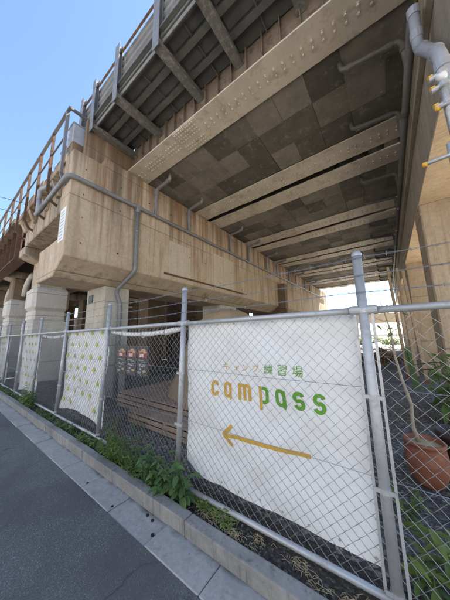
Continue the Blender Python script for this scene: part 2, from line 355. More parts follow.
# added unseen building behind the photographer, its sunlit wall bounces light onto the street
ob = root('fill_house', (-4, -10, 0.12), 'unseen house added across the street to bounce sunlight onto the fence', 'added building')
MB().box((-26, -16, 0.1), (18, -10, 10.5)).build('wall', M['facade'], ob)
MB().box((-26.2, -16.2, 10.5), (18.2, -9.8, 10.8)).build('roof', M['greysteel'], ob)
for fl in range(3):
    for k in range(14):
        x = -24.5+3.0*k; z = 1.2+fl*3.2
        wf = MB().box((x, -9.996, z), (x+1.5, -9.96, z+1.5)).build('window', M['white'], ob)
        MB().box((x+0.08, -9.958, z+0.08), (x+1.42, -9.95, z+1.42)).build('pane', M['darkbox'], wf)
settle(ob)
# ================================================================== left concrete pier
pier = root('concrete_pier', (-6.6, 3, 0), 'stained beige concrete pier with wide overhanging cap beside the patterned banner', 'bridge pier')
capprof = [(-5.66, 3.53), (-5.66, 6.25), (-6.18, 6.25), (-6.18, 4.04), (-7.55, 4.04), (-7.55, 3.15), (-6.30, 3.13)]
cap = MB().prism(capprof, 1, 1.6, 28.0).build('cap_beam', M['cap'], pier, bevel=0.02)
MB().box((-5.663, 2.35, 6.252), (-6.01, 28, 6.5)).build('bearing_shelf', M['cap'], pier, bevel=0.012)
for (y0, y1) in ((2.86, 3.62), (8.2, 9.6), (14.5, 15.9), (21, 22.4)):
    MB().box((-6.36, y0, -0.1), (-7.50, y1, 3.155)).build('column', M['col'], pier, bevel=0.03)
MB().box((-7.30, 2.835, 2.72), (-7.05, 2.862, 2.95)).build('vent_grille', M['darkbox'], pier)
for (y0, y1, z0, z1) in ((4.55, 5.55, 3.72, 4.9), (6.9, 8.4, 3.75, 5.15)):
    MB().box((-5.66, y0, z0), (-5.656, y1, z1)).build('repair_patch', M['patch'], pier)
MB().box((-5.66, 4.35, 3.68), (-5.630, 9.5, 3.74)).build('steel_strip', M['rust'], pier)
# tie holes left by the formwork
MB().box((-6.175, 1.95, 6.252), (-6.02, 26, 7.66)).build('ballast_wall', M['cap'], pier, bevel=0.01)
hd = MB()
for y in [1.9+0.9*i for i in range(22)]:
    for z in (3.9, 4.55, 5.15, 5.85):
        if random.random() < 0.85: hd.tube([(-5.659, y+random.uniform(-.05, .05), z), (-5.668+0.012, y, z)], 0.018, 6)
hd.build('tie_holes', M['darkbox'], pier, kind='stuff')
settle(pier)
nb = root('paper_notice', (-5.9, 1.58, 3.8), 'white paper notices pasted on the end of the pier cap', 'notice')
MB().box((-6.10, 1.594, 3.90), (-5.72, 1.597, 4.74)).build('sheet', M['white'], nb)
for i in range(9):
    z = 4.66-i*0.085; MB().box((-6.05, 1.5925, z), (-6.05+random.uniform(0.2, 0.29), 1.5935, z-0.022)).build('text_line', M['grey'], nb)
settle(nb)
# drain pipe on the left pier
dp = root('drain_pipe', (-5.55, 3.3, 0.05), 'grey drain pipe running along the left pier cap and down its column', 'drain pipe')
PR = 0.055
MB().tube(elbow([(-7.4, 1.52, 5.36), (-5.58, 1.52, 5.45), (-5.58, 3.3, 5.47), (-5.58, 27, 5.62)], 0.16), PR, 12).build('main_pipe', M['pvc'], dp, smooth=True)
MB().tube(elbow([(-5.58, 3.3, 5.45), (-5.58, 3.3, 3.50), (-6.28, 3.15, 3.02), (-6.28, 3.30, 2.62), (-6.28, 3.30, 0.1)], 0.14), PR, 12).build('downpipe', M['pvc'], dp, smooth=True)
cp = MB(); ring(cp, (-5.58, 3.3, 5.47), (0, 1, 0), 0.072, 0.2); ring(cp, (-5.58, 3.3, 5.36), (0, 0, 1), 0.07, 0.12); cp.build('tee_joint', M['pvc'], dp, smooth=False)
for y in (2.2, 4.6, 6.4, 8.9, 11.5, 14, 17):
    c = MB(); ring(c, (-5.58, y, 5.46+(y-3)*0.006), (0, 1, 0), 0.064, 0.1); c.build('coupling', M['pvc'], dp)
for z in (4.7, 3.75):
    c = MB(); ring(c, (-5.58, 3.3, z), (0, 0, 1), 0.062, 0.05); c.box((-5.66, 3.27, z-0.012), (-5.6, 3.33, z+0.012)); c.build('clamp', M['greysteel'], dp)
for z in (2.3, 1.6, 0.9):
    c = MB(); ring(c, (-6.28, 3.3, z), (0, 0, 1), 0.062, 0.05); c.build('clamp', M['greysteel'], dp)
for y in (3.9, 5.35, 8.05, 9.75, 11.9, 13.4, 15.7, 17.2, 19.5, 21):
    MB().tube(elbow([(-4.9, y, 6.62), (-4.9, y, 6.44), (-5.56, y, 6.38), (-5.56, y, 5.5)], 0.1), 0.05, 10).build('branch_pipe', M['pvc'], dp, smooth=True)
    c = MB(); ring(c, (-5.56, y, 6.22), (0, 0, 1), 0.062, 0.09); c.build('coupling', M['pvc'], dp); c = MB(); ring(c, (-4.98, y, 6.44), (1, 0, 0), 0.062, 0.1); c.build('coupling', M['pvc'], dp)
MB().tube(elbow([(-8.0, 1.53, 5.8), (-8.0, 1.53, 6.12), (-7.5, 1.70, 6.18)], 0.08), 0.062, 12).build('side_pipe', M['pvclight'], dp, smooth=True)
MB().tube([(-8.0, 1.53, 5.34), (-8.0, 1.53, 5.85)], 0.055, 12).build('side_pipe', M['pvclight'], dp, smooth=True)
MB().tube([(-8.05, 1.52, 5.33), (-7.35, 1.52, 5.365)], 0.066, 12).build('main_pipe', M['pvc'], dp, smooth=True)
settle(dp)

# ================================================================== right concrete pier
rp = root('concrete_pier', (1.6, 7, 0), 'warm board-marked concrete pier at the right above the potted tree', 'bridge pier')
MB().box((0.86, 1.75, 4.60), (2.55, 28, 5.42)).build('cap_beam', M['rcapshade'], rp, bevel=0.012)
MB().box((0.865, 1.752, 4.55), (2.545, 27.9, 4.602)).build('soffit', M['rcap'], rp)  # lighter copy of the cap concrete, bounced light put into the colour
MB().box((0.885, 1.75, 5.415), (2.52, 28, 6.5)).build('upper_beam', M['rcapshade'], rp, bevel=0.012)
MB().box((0.80, 2.4, 5.62), (0.888, 28, 5.70)).build('ledge', M['rcapshade'], rp, bevel=0.01)
for (y0, y1) in ((6.45, 7.35), (11.9, 12.9), (17.2, 18.2), (22.5, 23.5)):
    MB().box((0.87, y0, -0.1), (2.4, y1, 4.56)).build('column', M['rcol'], rp, bevel=0.025)
    MB().box((0.862, y0-0.008, 4.30), (2.408, y1+0.008, 4.34)).build('column_band', M['rcol'], rp)
settle(rp)
# offset drain pipe on the right pier
d2 = root('drain_pipe', (0.7, 2.6, 3.0), 'pale grey offset drain pipe with elbows at the upper right corner', 'drain pipe')
MB().tube(elbow([(0.70, 3.22, 5.72), (0.70, 3.30, 5.22), (0.70, 2.68, 4.36), (0.70, 2.60, 3.0)], 0.13), 0.058, 14).build('pipe', M['pvclight'], d2, smooth=True)
for p, d in (((0.70, 3.225, 5.68), (0, 0.1, -0.5)), ((0.70, 3.275, 5.38), (0, 0.1, -0.5)), ((0.70, 3.17, 5.05), (0, -0.62, -0.86)), ((0.70, 2.78, 4.50), (0, -0.62, -0.86)), ((0.70, 2.665, 4.18), (0, -0.1, -1))):
    c = MB(); ring(c, p, d, 0.066, 0.10, 14); c.build('coupling', M['pvclight'], d2, smooth=False)
settle(d2)
d3 = root('drain_pipe', (0.72, 3.0, 5.6), 'grey collector pipe with branches under the deck along the right pier', 'drain pipe')
MB().tube([(0.72, 3.4, 5.84), (0.72, 27.5, 5.84)], 0.06, 10).build('main_pipe', M['pvcdk'], d3, smooth=True)
MB().tube([(0.79, 3.2, 6.05), (0.79, 27.5, 6.05)], 0.022, 8).build('conduit', M['rust'], d3, smooth=True)
for k in range(6):
    for dy in (0.98, 2.45):
        y = 3.0+3.8*k+dy
        MB().tube(elbow([(-0.18, y, 6.64), (-0.18, y, 6.42), (0.70, y+0.12, 6.42), (0.71, y+0.12, 5.86)], 0.12), 0.046, 10).build('branch_pipe', M['pvcdk'], d3, smooth=True)
        for q_, d_ in (((0.703, y+0.12, 6.22), (0, 0, 1)), ((0.52, y+0.1, 6.42), (1, 0.1, 0)), ((-0.05, y+0.02, 6.42), (1, 0.1, 0))):
            c = MB(); ring(c, q_, d_, 0.057, 0.1); c.build('coupling', M['pvcdk'], d3)
for y in range(5, 27, 2):
    c = MB(); ring(c, (0.72, y, 5.84), (0, 1, 0), 0.069, 0.12); c.build('coupling', M['pvcdk'], d3)
settle(d3)
# scaffold pole with capped tubes
sp = root('scaffold_pole', (0.62, 2.45, 2.9), 'silver scaffold tubes with yellow end caps beside the right pier', 'scaffold')
MB().tube([(0.622, 2.45, 3.95), (0.622, 2.45, 3.28)], 0.022, 10).build('upright_tube', M['galv'], sp, smooth=True)
MB().tube([(0.585, 2.44, 3.22), (0.585, 2.44, 2.9)], 0.022, 10).build('upright_tube', M['galv'], sp, smooth=True)
for a, b in (((0.415, 2.43, 3.10), (0.75, 2.43, 3.115)), ((0.555, 2.42, 3.565), (0.75, 2.42, 3.60))):
    MB().tube([a, b], 0.017, 10).build('cross_tube', M['galv'], sp, smooth=True)
    MB().tube([(a[0]-0.02, a[1], a[2]-0.001), (a[0]+0.012, a[1], a[2])], 0.019, 10).build('end_cap', M['yellow'], sp, smooth=True)
for z in (3.78, 3.9, 3.6):
    c = MB(); ring(c, (0.60, 2.44, z), (1, 0, 0.1), 0.024, 0.12); ring(c, (0.622, 2.43, z), (0, 0, 1), 0.032, 0.05); c.build('clamp', M['galv'], sp)
    c = MB(); ring(c, (0.55, 2.43, z+0.01), (1, 0.2, 0.3), 0.017, 0.03); c.build('clamp_cap', M['yellow'], sp)
MB().tube([(0.59, 2.42, 3.84), (0.64, 2.42, 3.86)], [0.04, 0.032], 9).build('foam_wrap', M['white'], sp, smooth=True)
settle(sp)

# ================================================================== steel bridge span
br = root('railway_bridge_span', (-2.4, 3, 6.5), 'beige riveted girder span over the yard with dark walkway along its edge', 'bridge')
def bolt(mb, x, y, z, r=0.024, h=0.024):
    n = 6; o = len(mb.v)
    for zz, rr in ((z, r), (z-h, r*0.8)):
        for k in range(n): t = 2*math.pi*k/n; mb.v.append((x+rr*math.cos(t), y+rr*math.sin(t), zz))
    for k in range(n): mb.f.append((o+k, o+n+k, o+n+(k+1) % n, o+(k+1) % n)); mb.m.append(0)
    mb.f.append(tuple(o+n+k for k in range(n))[::-1]); mb.m.append(0)
XL, XR = -5.98, 0.86
def girder(y0, y1, seed, sx):
    yc = (y0+y1)/2; g = MB().box((XL, y0, 6.55), (XR, y1, 6.585)).build('bottom_flange', M['beige'], br)
    rnd = random.Random(seed)
    MB().box((XL, yc-0.012, 6.585), (XR, yc+0.012, 8.0)).build('web', M['flange'], g)
    st = MB()
    for i in range(19): st.box((XL+0.15+i*0.37, yc-0.10, 6.585), (XL+0.165+i*0.37, yc+0.10, 7.95))
    st.build('web_stiffeners', M['flange'], g, kind='stuff')
    MB().box((sx-0.37, y0+0.012, 6.528), (sx+0.37, y1-0.012, 6.55)).build('splice_plate', M['beige'], g)
    b = MB(); xs = sx-0.33
    while xs < sx+0.34:
        for j in range(8):
            if j in (4,): continue
            bolt(b, xs, y0+0.06+j*(y1-y0-0.12)/7, 6.528)
        xs += 0.075
    for cx, n in ((sx-1.35, 4), (sx-0.85, 5), (sx-1.75, 4)):
        for i in range(n):
            for j in range(3): bolt(b, cx+i*0.09, yc-0.12+j*0.10, 6.55)
    x = XL+0.2
    while x < XR-0.1:
        if not (sx-2.0 < x < sx+0.42):
            b.box((x-0.018, yc-0.085, 6.540), (x+0.018, yc+0.085, 6.55))
            for dy in (-0.055, 0.055): bolt(b, x, yc+dy, 6.540, 0.022, 0.024)
        x += 0.17
    b.build('bolts', M['beige'], g, kind='stuff')
NU = 6
cols = [XL+0.29+i*0.652 for i in range(11)]
bx = MB().box((-0.3248, -0.3603, 6.60), (0.3248, 0.3603, 6.64))
for sx_ in (-1, 1):
    for sy_ in (-1, 1): bolt(bx, sx_*0.26, sy_*0.29, 6.60, 0.022, 0.014)
me_p = bx.mesh('soffit_panel', M['panel'])
for k in range(NU):
    y0 = 3.0+3.8*k
    girder(y0, y0+0.68, k, -3.38 if k == 0 else -3.4); girder(y0+2.85, y0+3.55, 50+k, -3.5 if k % 2 == 0 else -3.3)
    for j in range(3):
        for cx in cols[:-1]+[cols[-1]-0.02]:
            o = link('soffit_panel', me_p, br); o.location = (cx, y0+0.68+0.362+j*0.723, random.uniform(-0.0015, 0.0015))
            o.rotation_euler = (R(random.uniform(-0.08, 0.08)), R(random.uniform(-0.08, 0.08)), 0)
    MB().box((XL, y0+0.3, 6.66), (XR, y0+3.3, 6.70)).build('soffit_backing', M['darkbox'], br)
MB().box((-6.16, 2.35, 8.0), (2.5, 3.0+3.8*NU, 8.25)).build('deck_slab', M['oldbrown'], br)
# walkway: brackets, beams, plates, posts, boards
BX = [-0.62, -1.94, -3.06, -4.66, -5.92, -6.76]
for x in BX:
    MB().prism([(2.02, 7.33), (3.325, 7.35), (3.325, 7.50), (2.02, 7.47)], 0, x-0.07, x+0.07).build('walkway_bracket', M['bracket'], br, bevel=0.006)
    MB().box((x-0.09, 2.0, 7.322), (x+0.09, 3.32, 7.332)).build('bracket_flange', M['bracket'], br)
    p = MB().box((x-0.10, 1.995, 7.25), (x+0.10, 2.005, 8.92)); p.box((x-0.10, 2.085, 7.48), (x+0.10, 2.094, 8.92)); p.box((x-0.006, 2.005, 7.30), (x+0.006, 2.085, 8.92))
    p.build('barrier_post', M['greysteel'], br)
x0, x1 = -6.95, 1.2
for y, h in ((2.13, 0.16), (2.50, 0.14), (2.92, 0.14)):
    MB().box((x0, y-0.06, 7.505), (x1, y+0.06, 7.515)).box((x0, y-0.008, 7.515), (x1, y+0.008, 7.505+h)).box((x0, y-0.06, 7.5+h), (x1, y+0.06, 7.512+h)).build('walkway_beam', M['dkmetal'], br)
for a, b in zip(BX[:-1], BX[1:]):
    for ya, yb in ((2.2, 2.44), (2.57, 2.86), (2.99, 3.30)):
        MB().box((a-0.06, ya, 7.62), (b+0.06, yb, 7.632)).build('walkway_plate', M['dkmetal'], br)
    m = (a+b)/2
    MB().box((m-0.012, 2.19, 7.56), (m+0.012, 3.3, 7.62)).build('plate_rib', M['dkmetal'], br)
MB().box((x0, 2.02, 7.672), (x1, 3.3, 7.71)).build('walkway_floor', M['dkmetal'], br)
for i in range(5):
    z = 7.46+i*0.235
    MB().prism([(2.125, z), (2.150, z+0.012), (2.150, z+0.20), (2.125, z+0.205), (2.095, z+0.18), (2.135, z+0.16), (2.135, z+0.05), (2.095, z+0.03)], 0, x0, x1).build('barrier_board', M['plank'], br)
MB().tube([(x0, 2.08, 8.72), (x1, 2.08, 8.72)], 0.025, 8).build('handrail', M['rust'], br, smooth=True)
settle(br)

# ================================================================== old viaduct to the left
ov = root('concrete_viaduct', (-9, 2, 4.8), 'rust-streaked old concrete viaduct span with railing behind the left pier', 'viaduct')
MB().box((-6.20, 1.9, 5.33), (-11.3, 2.5, 6.3)).build('edge_beam', M['old'], ov, bevel=0.03)
MB().box((-6.2, 1.62, 6.25), (-11.3, 24, 6.45)).build('deck_slab', M['old'], ov, bevel=0.015)
for i, x in enumerate((-6.55, -7.5, -8.6, -9.9, -11.1)):
    MB().prism([(1.64, 6.25), (1.9, 6.25), (1.9, 5.85), (1.82, 5.85)], 0, x-0.12, x+0.12).build('corbel', M['old'], ov, bevel=0.01)
for a, b in ((-7.05, -7.9), (-8.1, -8.9), (-9.1, -10.0), (-10.2, -11.2)):
    MB().box((a, 1.78, 6.45), (b, 1.9, 7.05+random.uniform(-0.08, 0.1))).build('parapet_panel', M['old'], ov, bevel=0.012)
for i, x in enumerate((-6.45, -7.55, -8.75, -10.1, -11.3, -12.7, -14.2, -15.8, -17.5, -19.5, -22)):
    foot = [(x, 1.60, 7.85), (x, 1.60, 6.2), (x-0.02, 1.60, 5.95), (x-0.12, 1.75, 5.72), (x-0.18, 1.92, 5.66)] if i < 5 else [(x, 1.6, 7.8), (x, 1.6, 6.2)]
    p = MB()
    for q, r_ in zip(foot[:-1], foot[1:]): p.bar(q, r_, 0.07, 0.07, (0, 1, 0))
    p.build('railing_post', M['greysteel'] if i == 0 else M['rust'], ov)
MB().bar((-6.28, 1.60, 7.87), (-24, 1.60, 7.66), 0.07, 0.06).build('railing_top_bar', M['rustgrey'], ov)
MB().bar((-6.30, 1.60, 7.87), (-6.30, 2.35, 7.87), 0.07, 0.06).build('railing_return_bar', M['rustgrey'], ov)
MB().bar((-6.5, 1.62, 7.15), (-24, 1.62, 7.0), 0.035, 0.03).build('railing_middle_bar', M['rustgrey'], ov)
settle(ov)
for (x0, z0, z1, lab) in ((-6.28, 6.95, 7.5, 'pale grey equipment box on top of the left pier end'), (-6.75, 6.47, 7.02, 'low white equipment box beside the railing above the left pier')):
    eb = root('equipment_box', (x0, 1.9, z0), lab, 'equipment box')
    MB().box((x0, 1.72, z0), (x0-0.42, 2.1, z1)).build('case', M['boxgrey'], eb, bevel=0.015)
    MB().box((x0+0.01, 1.70, z1+0.003), (x0-0.44, 2.12, z1+0.03)).build('lid', M['boxgrey'], eb)
    MB().box((x0-0.03, 1.75, 6.25), (x0-0.39, 2.08, z0-0.003)).build('plinth', M['old'], eb)
    settle(eb)
og = root('steel_viaduct', (-18, 2, 4.8), 'brown rusted plate girder viaduct span farthest to the left', 'viaduct')
MB().box((-12.1, 1.93, 5.0), (-34, 1.96, 6.5)).build('girder_web', M['rust'], og)
MB().box((-12.1, 1.75, 4.95), (-34, 2.15, 5.0)).build('bottom_flange', M['rust'], og)
MB().box((-12.1, 1.62, 6.5), (-34, 24, 6.7)).build('deck_slab', M['oldbrown'], og)
for i in range(16): MB().box((-12.3-i*1.0, 1.80, 5.0), (-12.33-i*1.0, 1.93, 6.5)).build('stiffener', M['rust'], og)
for y in (4, 6, 8): MB().box((-12.1, y, 5.0), (-34, y+0.05, 6.5)).build('inner_girder', M['rust'], og)
settle(og)
for i, (xf, lab) in enumerate(((-11.0, 'old pier with two pale concrete jackets nearest the left pier'), (-15.6, 'old pier with brown upper shaft and pale jackets, second from left pier'), (-20.2, 'old jacketed pier third from the left pier, cut by the photo edge'), (-25.0, 'old jacketed pier farthest down the street'))):
    op = root('old_pier', (xf-0.6, 2.9, 0), lab, 'bridge pier', 'old piers of the viaduct along the street')
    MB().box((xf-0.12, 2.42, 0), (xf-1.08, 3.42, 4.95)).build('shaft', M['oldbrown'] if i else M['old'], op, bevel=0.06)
    MB().box((xf-0.06, 2.36, 2.38), (xf-1.14, 3.48, 2.84)).build('collar', M['jacket'], op, bevel=0.08)
    MB().box((xf, 2.30, 2.82), (xf-1.2, 3.54, 3.76)).build('upper_jacket', M['jacket'], op, bevel=0.11)
    MB().box((xf, 2.28, -0.05), (xf-1.22, 3.58, 2.40)).build('lower_jacket', M['jacket'], op, bevel=0.11)
    MB().prism([(1.9, 5.33), (1.9, 5.02), (2.42, 4.85), (24, 4.85), (24, 5.33)], 0, xf-0.2, xf-1.1).build('cross_beam', M['old'], op, bevel=0.03)
    for s in (-1, 1): MB().tube([(xf-0.6+s*0.5, 2.9, 4.0), (xf-0.6+s*0.75, 2.9, 4.5), (xf-0.6+s*1.3, 2.9, 4.85), (xf-0.6+s*1.9, 2.9, 4.93)], 0.13, 8).build('knee_brace', M['jacket'] if i else M['oldbrown'], op, smooth=True)
    for y in (7.5, 12.5): MB().box((xf-0.1, y, 0), (xf-1.1, y+1.1, 4.9)).build('rear_shaft', M['oldbrown'], op)
    settle(op)
rw = root('back_wall', (-20, 12, 0), 'dark concrete wall closing the yard under the old viaduct', 'wall')
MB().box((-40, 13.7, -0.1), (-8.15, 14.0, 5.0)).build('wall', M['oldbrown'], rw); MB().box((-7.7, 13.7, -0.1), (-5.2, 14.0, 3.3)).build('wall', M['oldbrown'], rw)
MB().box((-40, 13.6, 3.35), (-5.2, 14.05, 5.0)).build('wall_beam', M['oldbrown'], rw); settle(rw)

# ================================================================== chain link fence
FY = 1.75
fence = root('chain_link_fence', (-6, FY, 0.08), 'galvanised chain link fence topped with barbed wire along the kerb', 'fence')
PX = [1.62, -0.128, -1.875, -3.65, -5.44, -7.22, -9.0, -10.78, -12.55, -14.3, -16.1, -17.9, -19.7, -21.5]
LEAN = [0, 0.0, 0.085, 0.12, 0.17, 0.15, 0.12, 0.1, 0.1, 0.1, 0.1, 0.1, 0.1, 0.1]
def px_at(i, z): return PX[i]-LEAN[i]*(2.2-z)/2.0
for i, x in enumerate(PX):
    r = 0.030
    p = MB().tube([(px_at(i, 0.02), FY, 0.02), (px_at(i, 2.20), FY, 2.20)], r, 14).build('post', M['galv'], fence, smooth=True)
    MB().lathe([(r+0.003, 2.185), (r+0.003, 2.205), (r*0.7, 2.222), (0, 2.226)], (px_at(i, 2.2), FY, 0), 14).build('cap', M['galv'], p, smooth=True)
    for z in (1.80, 1.25, 0.72, 0.2):
        c = MB(); ring(c, (px_at(i, z), FY, z), (0, 0, 1), r+0.004, 0.028, 14)
        if i <= 2: c.box((px_at(i, z)-0.055, FY-0.026, z-0.012), (px_at(i, z)+0.055, FY-0.020, z+0.012))
        c.build('band', M['galv'], p)
    if i == 1:
        for s in (-1, 1): MB().bar((px_at(i, 0.16)+s*0.056, FY-0.008, 0.16), (px_at(i, 1.78)+s*0.05, FY-0.008, 1.78), 0.016, 0.006, (0, 1, 0)).build('tension_bar', M['galv'], p)
    c = MB(); ring(c, (px_at(i, 1.80), FY, 1.805), (1, 0, 0), 0.031, 0.16, 12); c.build('rail_sleeve', M['galv'], p)
for i in range(len(PX)-1):
    a, b = PX[i], PX[i+1]; zs = (1.80, 1.80)
    MB().tube([(px_at(i, 1.8), FY, 1.805), (px_at(i+1, 1.8), FY, 1.800)], 0.0235, 12).build('top_rail', M['galv'], fence, smooth=True)
    MB().tube([(px_at(i, .16), FY-0.012, 0.165), (px_at(i+1, .16), FY-0.012, 0.155)], 0.0215, 12).build('bottom_rail', M['galv'], fence, smooth=True)
# woven mesh, one part for each bay
def zig(mb, pts, r):
    o = len(mb.v); n = 4
    for k, (p, d) in enumerate(pts):
        for j in range(n):
            t = 2*math.pi*(j+0.5)/n; mb.v.append((p[0]+r*math.cos(t)*d, p[1]+r*math.sin(t), p[2]+r*math.cos(t)*(1 if k % 2 else -1)*0.7))
    for k in range(len(pts)-1):
        for j in range(n): mb.f.append((o+k*n+j, o+k*n+(j+1) % n, o+(k+1)*n+(j+1) % n, o+(k+1)*n+j)); mb.m.append(0)
for i in range(len(PX)-1):
    mb = MB(); D = 0.080; z0, z1 = 0.15, 1.79; rr = 0.0022 if i < 6 else 0.0023
    W = PX[i]-PX[i+1]; n = int(round(W/(D/2))); nz = int((z1-z0)/(D/2))
    def mp(u, z, dy):
        bx_ = px_at(i+1, z)+(px_at(i, z)-px_at(i+1, z))*u
        s = mnoise.noise((bx_*1.3, z*1.3, 5))
        return (bx_+0.005*mnoise.noise((bx_*2, z*2, 9)), FY+0.006+dy+0.012*s, z+0.005*mnoise.noise((bx_*2, z*2, 2)))
    for k in range(0, n):
        pts = []
        for j in range(nz+1):
            u = (k+((j+k) % 2))/n; z = z0+j*D/2
            left = (j+k) % 2 == 0
            pts.append((mp(u, z, 0.0025 if left else -0.0025), 0.8))
        zig(mb, pts, rr)
    mb.build('mesh_panel', M['wire'], fence, kind='stuff')
for z in (1.30, 0.78):
    pts = []
    for k in range(400):
        x = 1.6-k*0.058; pts.append((x, FY-0.003, z+0.006*mnoise.noise((x*1.5, z, 0))))
    MB().tube(pts, 0.0018, 4).build('line_wire', M['wire'], fence)
for z in (2.165, 2.04, 1.925):
    mb = MB(); pa, pb = [], []
    for k in range(1, 780):
        x = 1.6-k*0.030; i = max(q for q in range(len(PX)) if PX[q] >= x-1e-6) if x <= PX[0] else 0
        u = (PX[i]-x)/1.77; sag = -0.012*math.sin(math.pi*min(max(u, 0), 1))+0.006*mnoise.noise((x*2, z*5, 1))
        a = k*0.9; pa.append((x, FY-0.034+0.0035*math.cos(a), z+sag+0.0035*math.sin(a))); pb.append((x, FY-0.034-0.0035*math.cos(a), z+sag-0.0035*math.sin(a)))
        if k % 4 == 0:
            for q in range(2):
                t = random.uniform(0, math.pi); d = Vector((random.uniform(-.3, .3), math.cos(t), math.sin(t)))*0.016
                c = Vector((x+q*0.006, FY-0.034, z+sag)); mb.tube([c-d, c+d], 0.0015, 3, False)
    mb.tube(pa, 0.0016, 4); mb.tube(pb, 0.0016, 4); mb.build('barbed_wire', M['wire'], fence)
settle(fence)

# ================================================================== banners
def bsurf(x, z, seed=0):
    """slack vinyl: soft folds running from the tied corners"""
    f = 0.018*mnoise.noise((x*1.7+seed, z*1.3, 0.3))+0.016*mnoise.noise(((x+z*0.7)*4.2+seed, (z-x*0.6)*1.1, 2.0))+0.005*mnoise.noise((x*10+seed, z*6, 4.0))
    f += 0.012*math.sin((x*0.9-z)*9)*max(0.0, z-1.1)
    f += 0.019*(1-2.2*abs(mnoise.noise(((x*0.8+z)*2.1+seed, (x-z)*0.7, 6.0))))+0.013*(1-2.2*abs(mnoise.noise(((x-z*0.9)*3.0+seed, (x+z)*0.9, 8.0))))
    return FY+0.044+max(-0.022, f)
def banner_sheet(x0, x1, zt, zb, parent, seed, nx=70, nz=64):
    vs, fs = [], []
    for j in range(nz+1):
        for i in range(nx+1):
            u, v = i/nx, j/nz; b = zb(u); x = x0+(x1-x0)*u; z = b+(zt(u)-b)*v
            x -= 0.06*(1-v)*(1 if seed else 0.35)
            vs.append((x, bsurf(x, z, seed), z))
    for j in range(nz):
        for i in range(nx): a = j*(nx+1)+i; fs.append((a, a+1, a+nx+2, a+nx+1))
    return MB().quadset(vs, fs).build('sheet', M['sheet'], parent, smooth=True)
cb = root('fence_banner', (-1.0, FY+0.03, 0.3), 'large white banner lettered campass with an ochre arrow on the fence', 'banner')
sh = banner_sheet(-1.868, -0.172, lambda u: 1.797-0.010*math.sin(u*math.pi*6)**2, lambda u: 0.285+0.07*math.exp(-u*14)-0.03*math.sin(u*math.pi)-0.055*max(0, u-0.75)*2, cb, 0)
def ribbon(strokes, wd, mat, name, parent, sx=1, off=0.004):
    mb = MB(); e = 0
    for st in strokes:
        P = []
        for a, b in zip(st[:-1], st[1:]):
            l = math.hypot(b[0]-a[0], b[1]-a[1]); n = max(1, int(l/0.015))
            P += [(a[0]+(b[0]-a[0])*k/n, a[1]+(b[1]-a[1])*k/n) for k in range(n)]
        P.append(st[-1]); vs = []; n = len(P)
        for k in range(n):
            d0 = (P[min(k+1, n-1)][0]-P[max(k-1, 0)][0], P[min(k+1, n-1)][1]-P[max(k-1, 0)][1]); l = math.hypot(*d0) or 1
            nx, nz = -d0[1]/l*wd/2, d0[0]/l*wd/2
            for s in (1, -1):
                x, z = P[k][0]+nx*s, P[k][1]+nz*s; vs.append((x, bsurf(x, z)-off-e, z))
        mb.quadset(vs, [(2*k, 2*k+1, 2*k+3, 2*k+2) for k in range(n-1)]); e += 0.0006
    return mb.build(name, mat, parent)
def arc(cx, cz, rx, rz, a0, a1, n=14): return [(cx+rx*math.cos(R(a0+(a1-a0)*k/n)), cz+rz*math.sin(R(a0+(a1-a0)*k/n))) for k in range(n+1)]
ZB, ZT, SW = 1.064, 1.210, 0.029
zc = (ZB+ZT)/2; hz = (ZT-ZB)/2-SW/2; rw_ = 0.045-SW/2
def g_c(x): return [[(x+0.045+rw_, zc+0.028)]+arc(x+0.045, ZT-SW/2-rw_, rw_, rw_, 0, 180)+arc(x+0.045, ZB+SW/2+rw_, rw_, rw_, 180, 360)+[(x+0.045+rw_, zc-0.028)]]
def g_a(x): return [arc(x+0.045, ZT-SW/2-rw_, rw_, rw_, 0, 180)+arc(x+0.045, ZB+SW/2+rw_, rw_, rw_, 180, 360)+[(x+0.045+rw_, ZT-SW/2-rw_)], [(x+0.045+rw_, ZT-0.012), (x+0.045+rw_, ZB), (x+0.045+rw_+0.010, ZB-0.003)]]
def g_m(x):
    r1 = 0.026
    return [[(x+SW/2, ZB), (x+SW/2, ZT)], arc(x+SW/2+r1, ZT-SW/2-r1, r1, r1, 170, 0)+[(x+SW/2+2*r1, ZB)], arc(x+SW/2+3*r1, ZT-SW/2-r1, r1, r1, 160, 0)+[(x+SW/2+4*r1, ZB)]]
def g_s(x):
    q = 0.0315; c = x+0.044; zt, zb = ZT-SW/2-q, ZB+SW/2+q
    return [arc(c, zt, q, q, 15, 180, 10)+arc(c, zt, q, q*0.98, 180, 250, 6)+[(c+0.010, zc+0.004)]+arc(c, zb, q, q, 68, 0, 6)+arc(c, zb, q, q, 0, -165, 12)]
for st, mt in ((g_c(-1.522), 'yprint'), (g_a(-1.366), 'yprint'), (g_m(-1.200), 'yprint'), ([[(-0.973, 1.208), (-0.966, 1.012)]], 'yprint'),
               ([[(-0.952, 1.196)]+arc(-0.934, ZT-SW/2-rw_, rw_, rw_, 90, 0)+arc(-0.934, ZB+SW/2+rw_, rw_, rw_, 0, -90)+[(-0.950, ZB+SW/2)]], 'gprint'),
               (g_a(-0.826), 'gprint'), (g_s(-0.672), 'gprint'), (g_s(-0.521), 'gprint')):
    ribbon(st, SW, M[mt], 'letter', cb)
ribbon([[(-0.58, 0.739), (-1.352, 0.739)], [(-1.268, 0.829), (-1.362, 0.742), (-1.268, 0.655)]], 0.032, M['yprint'], 'arrow', cb)
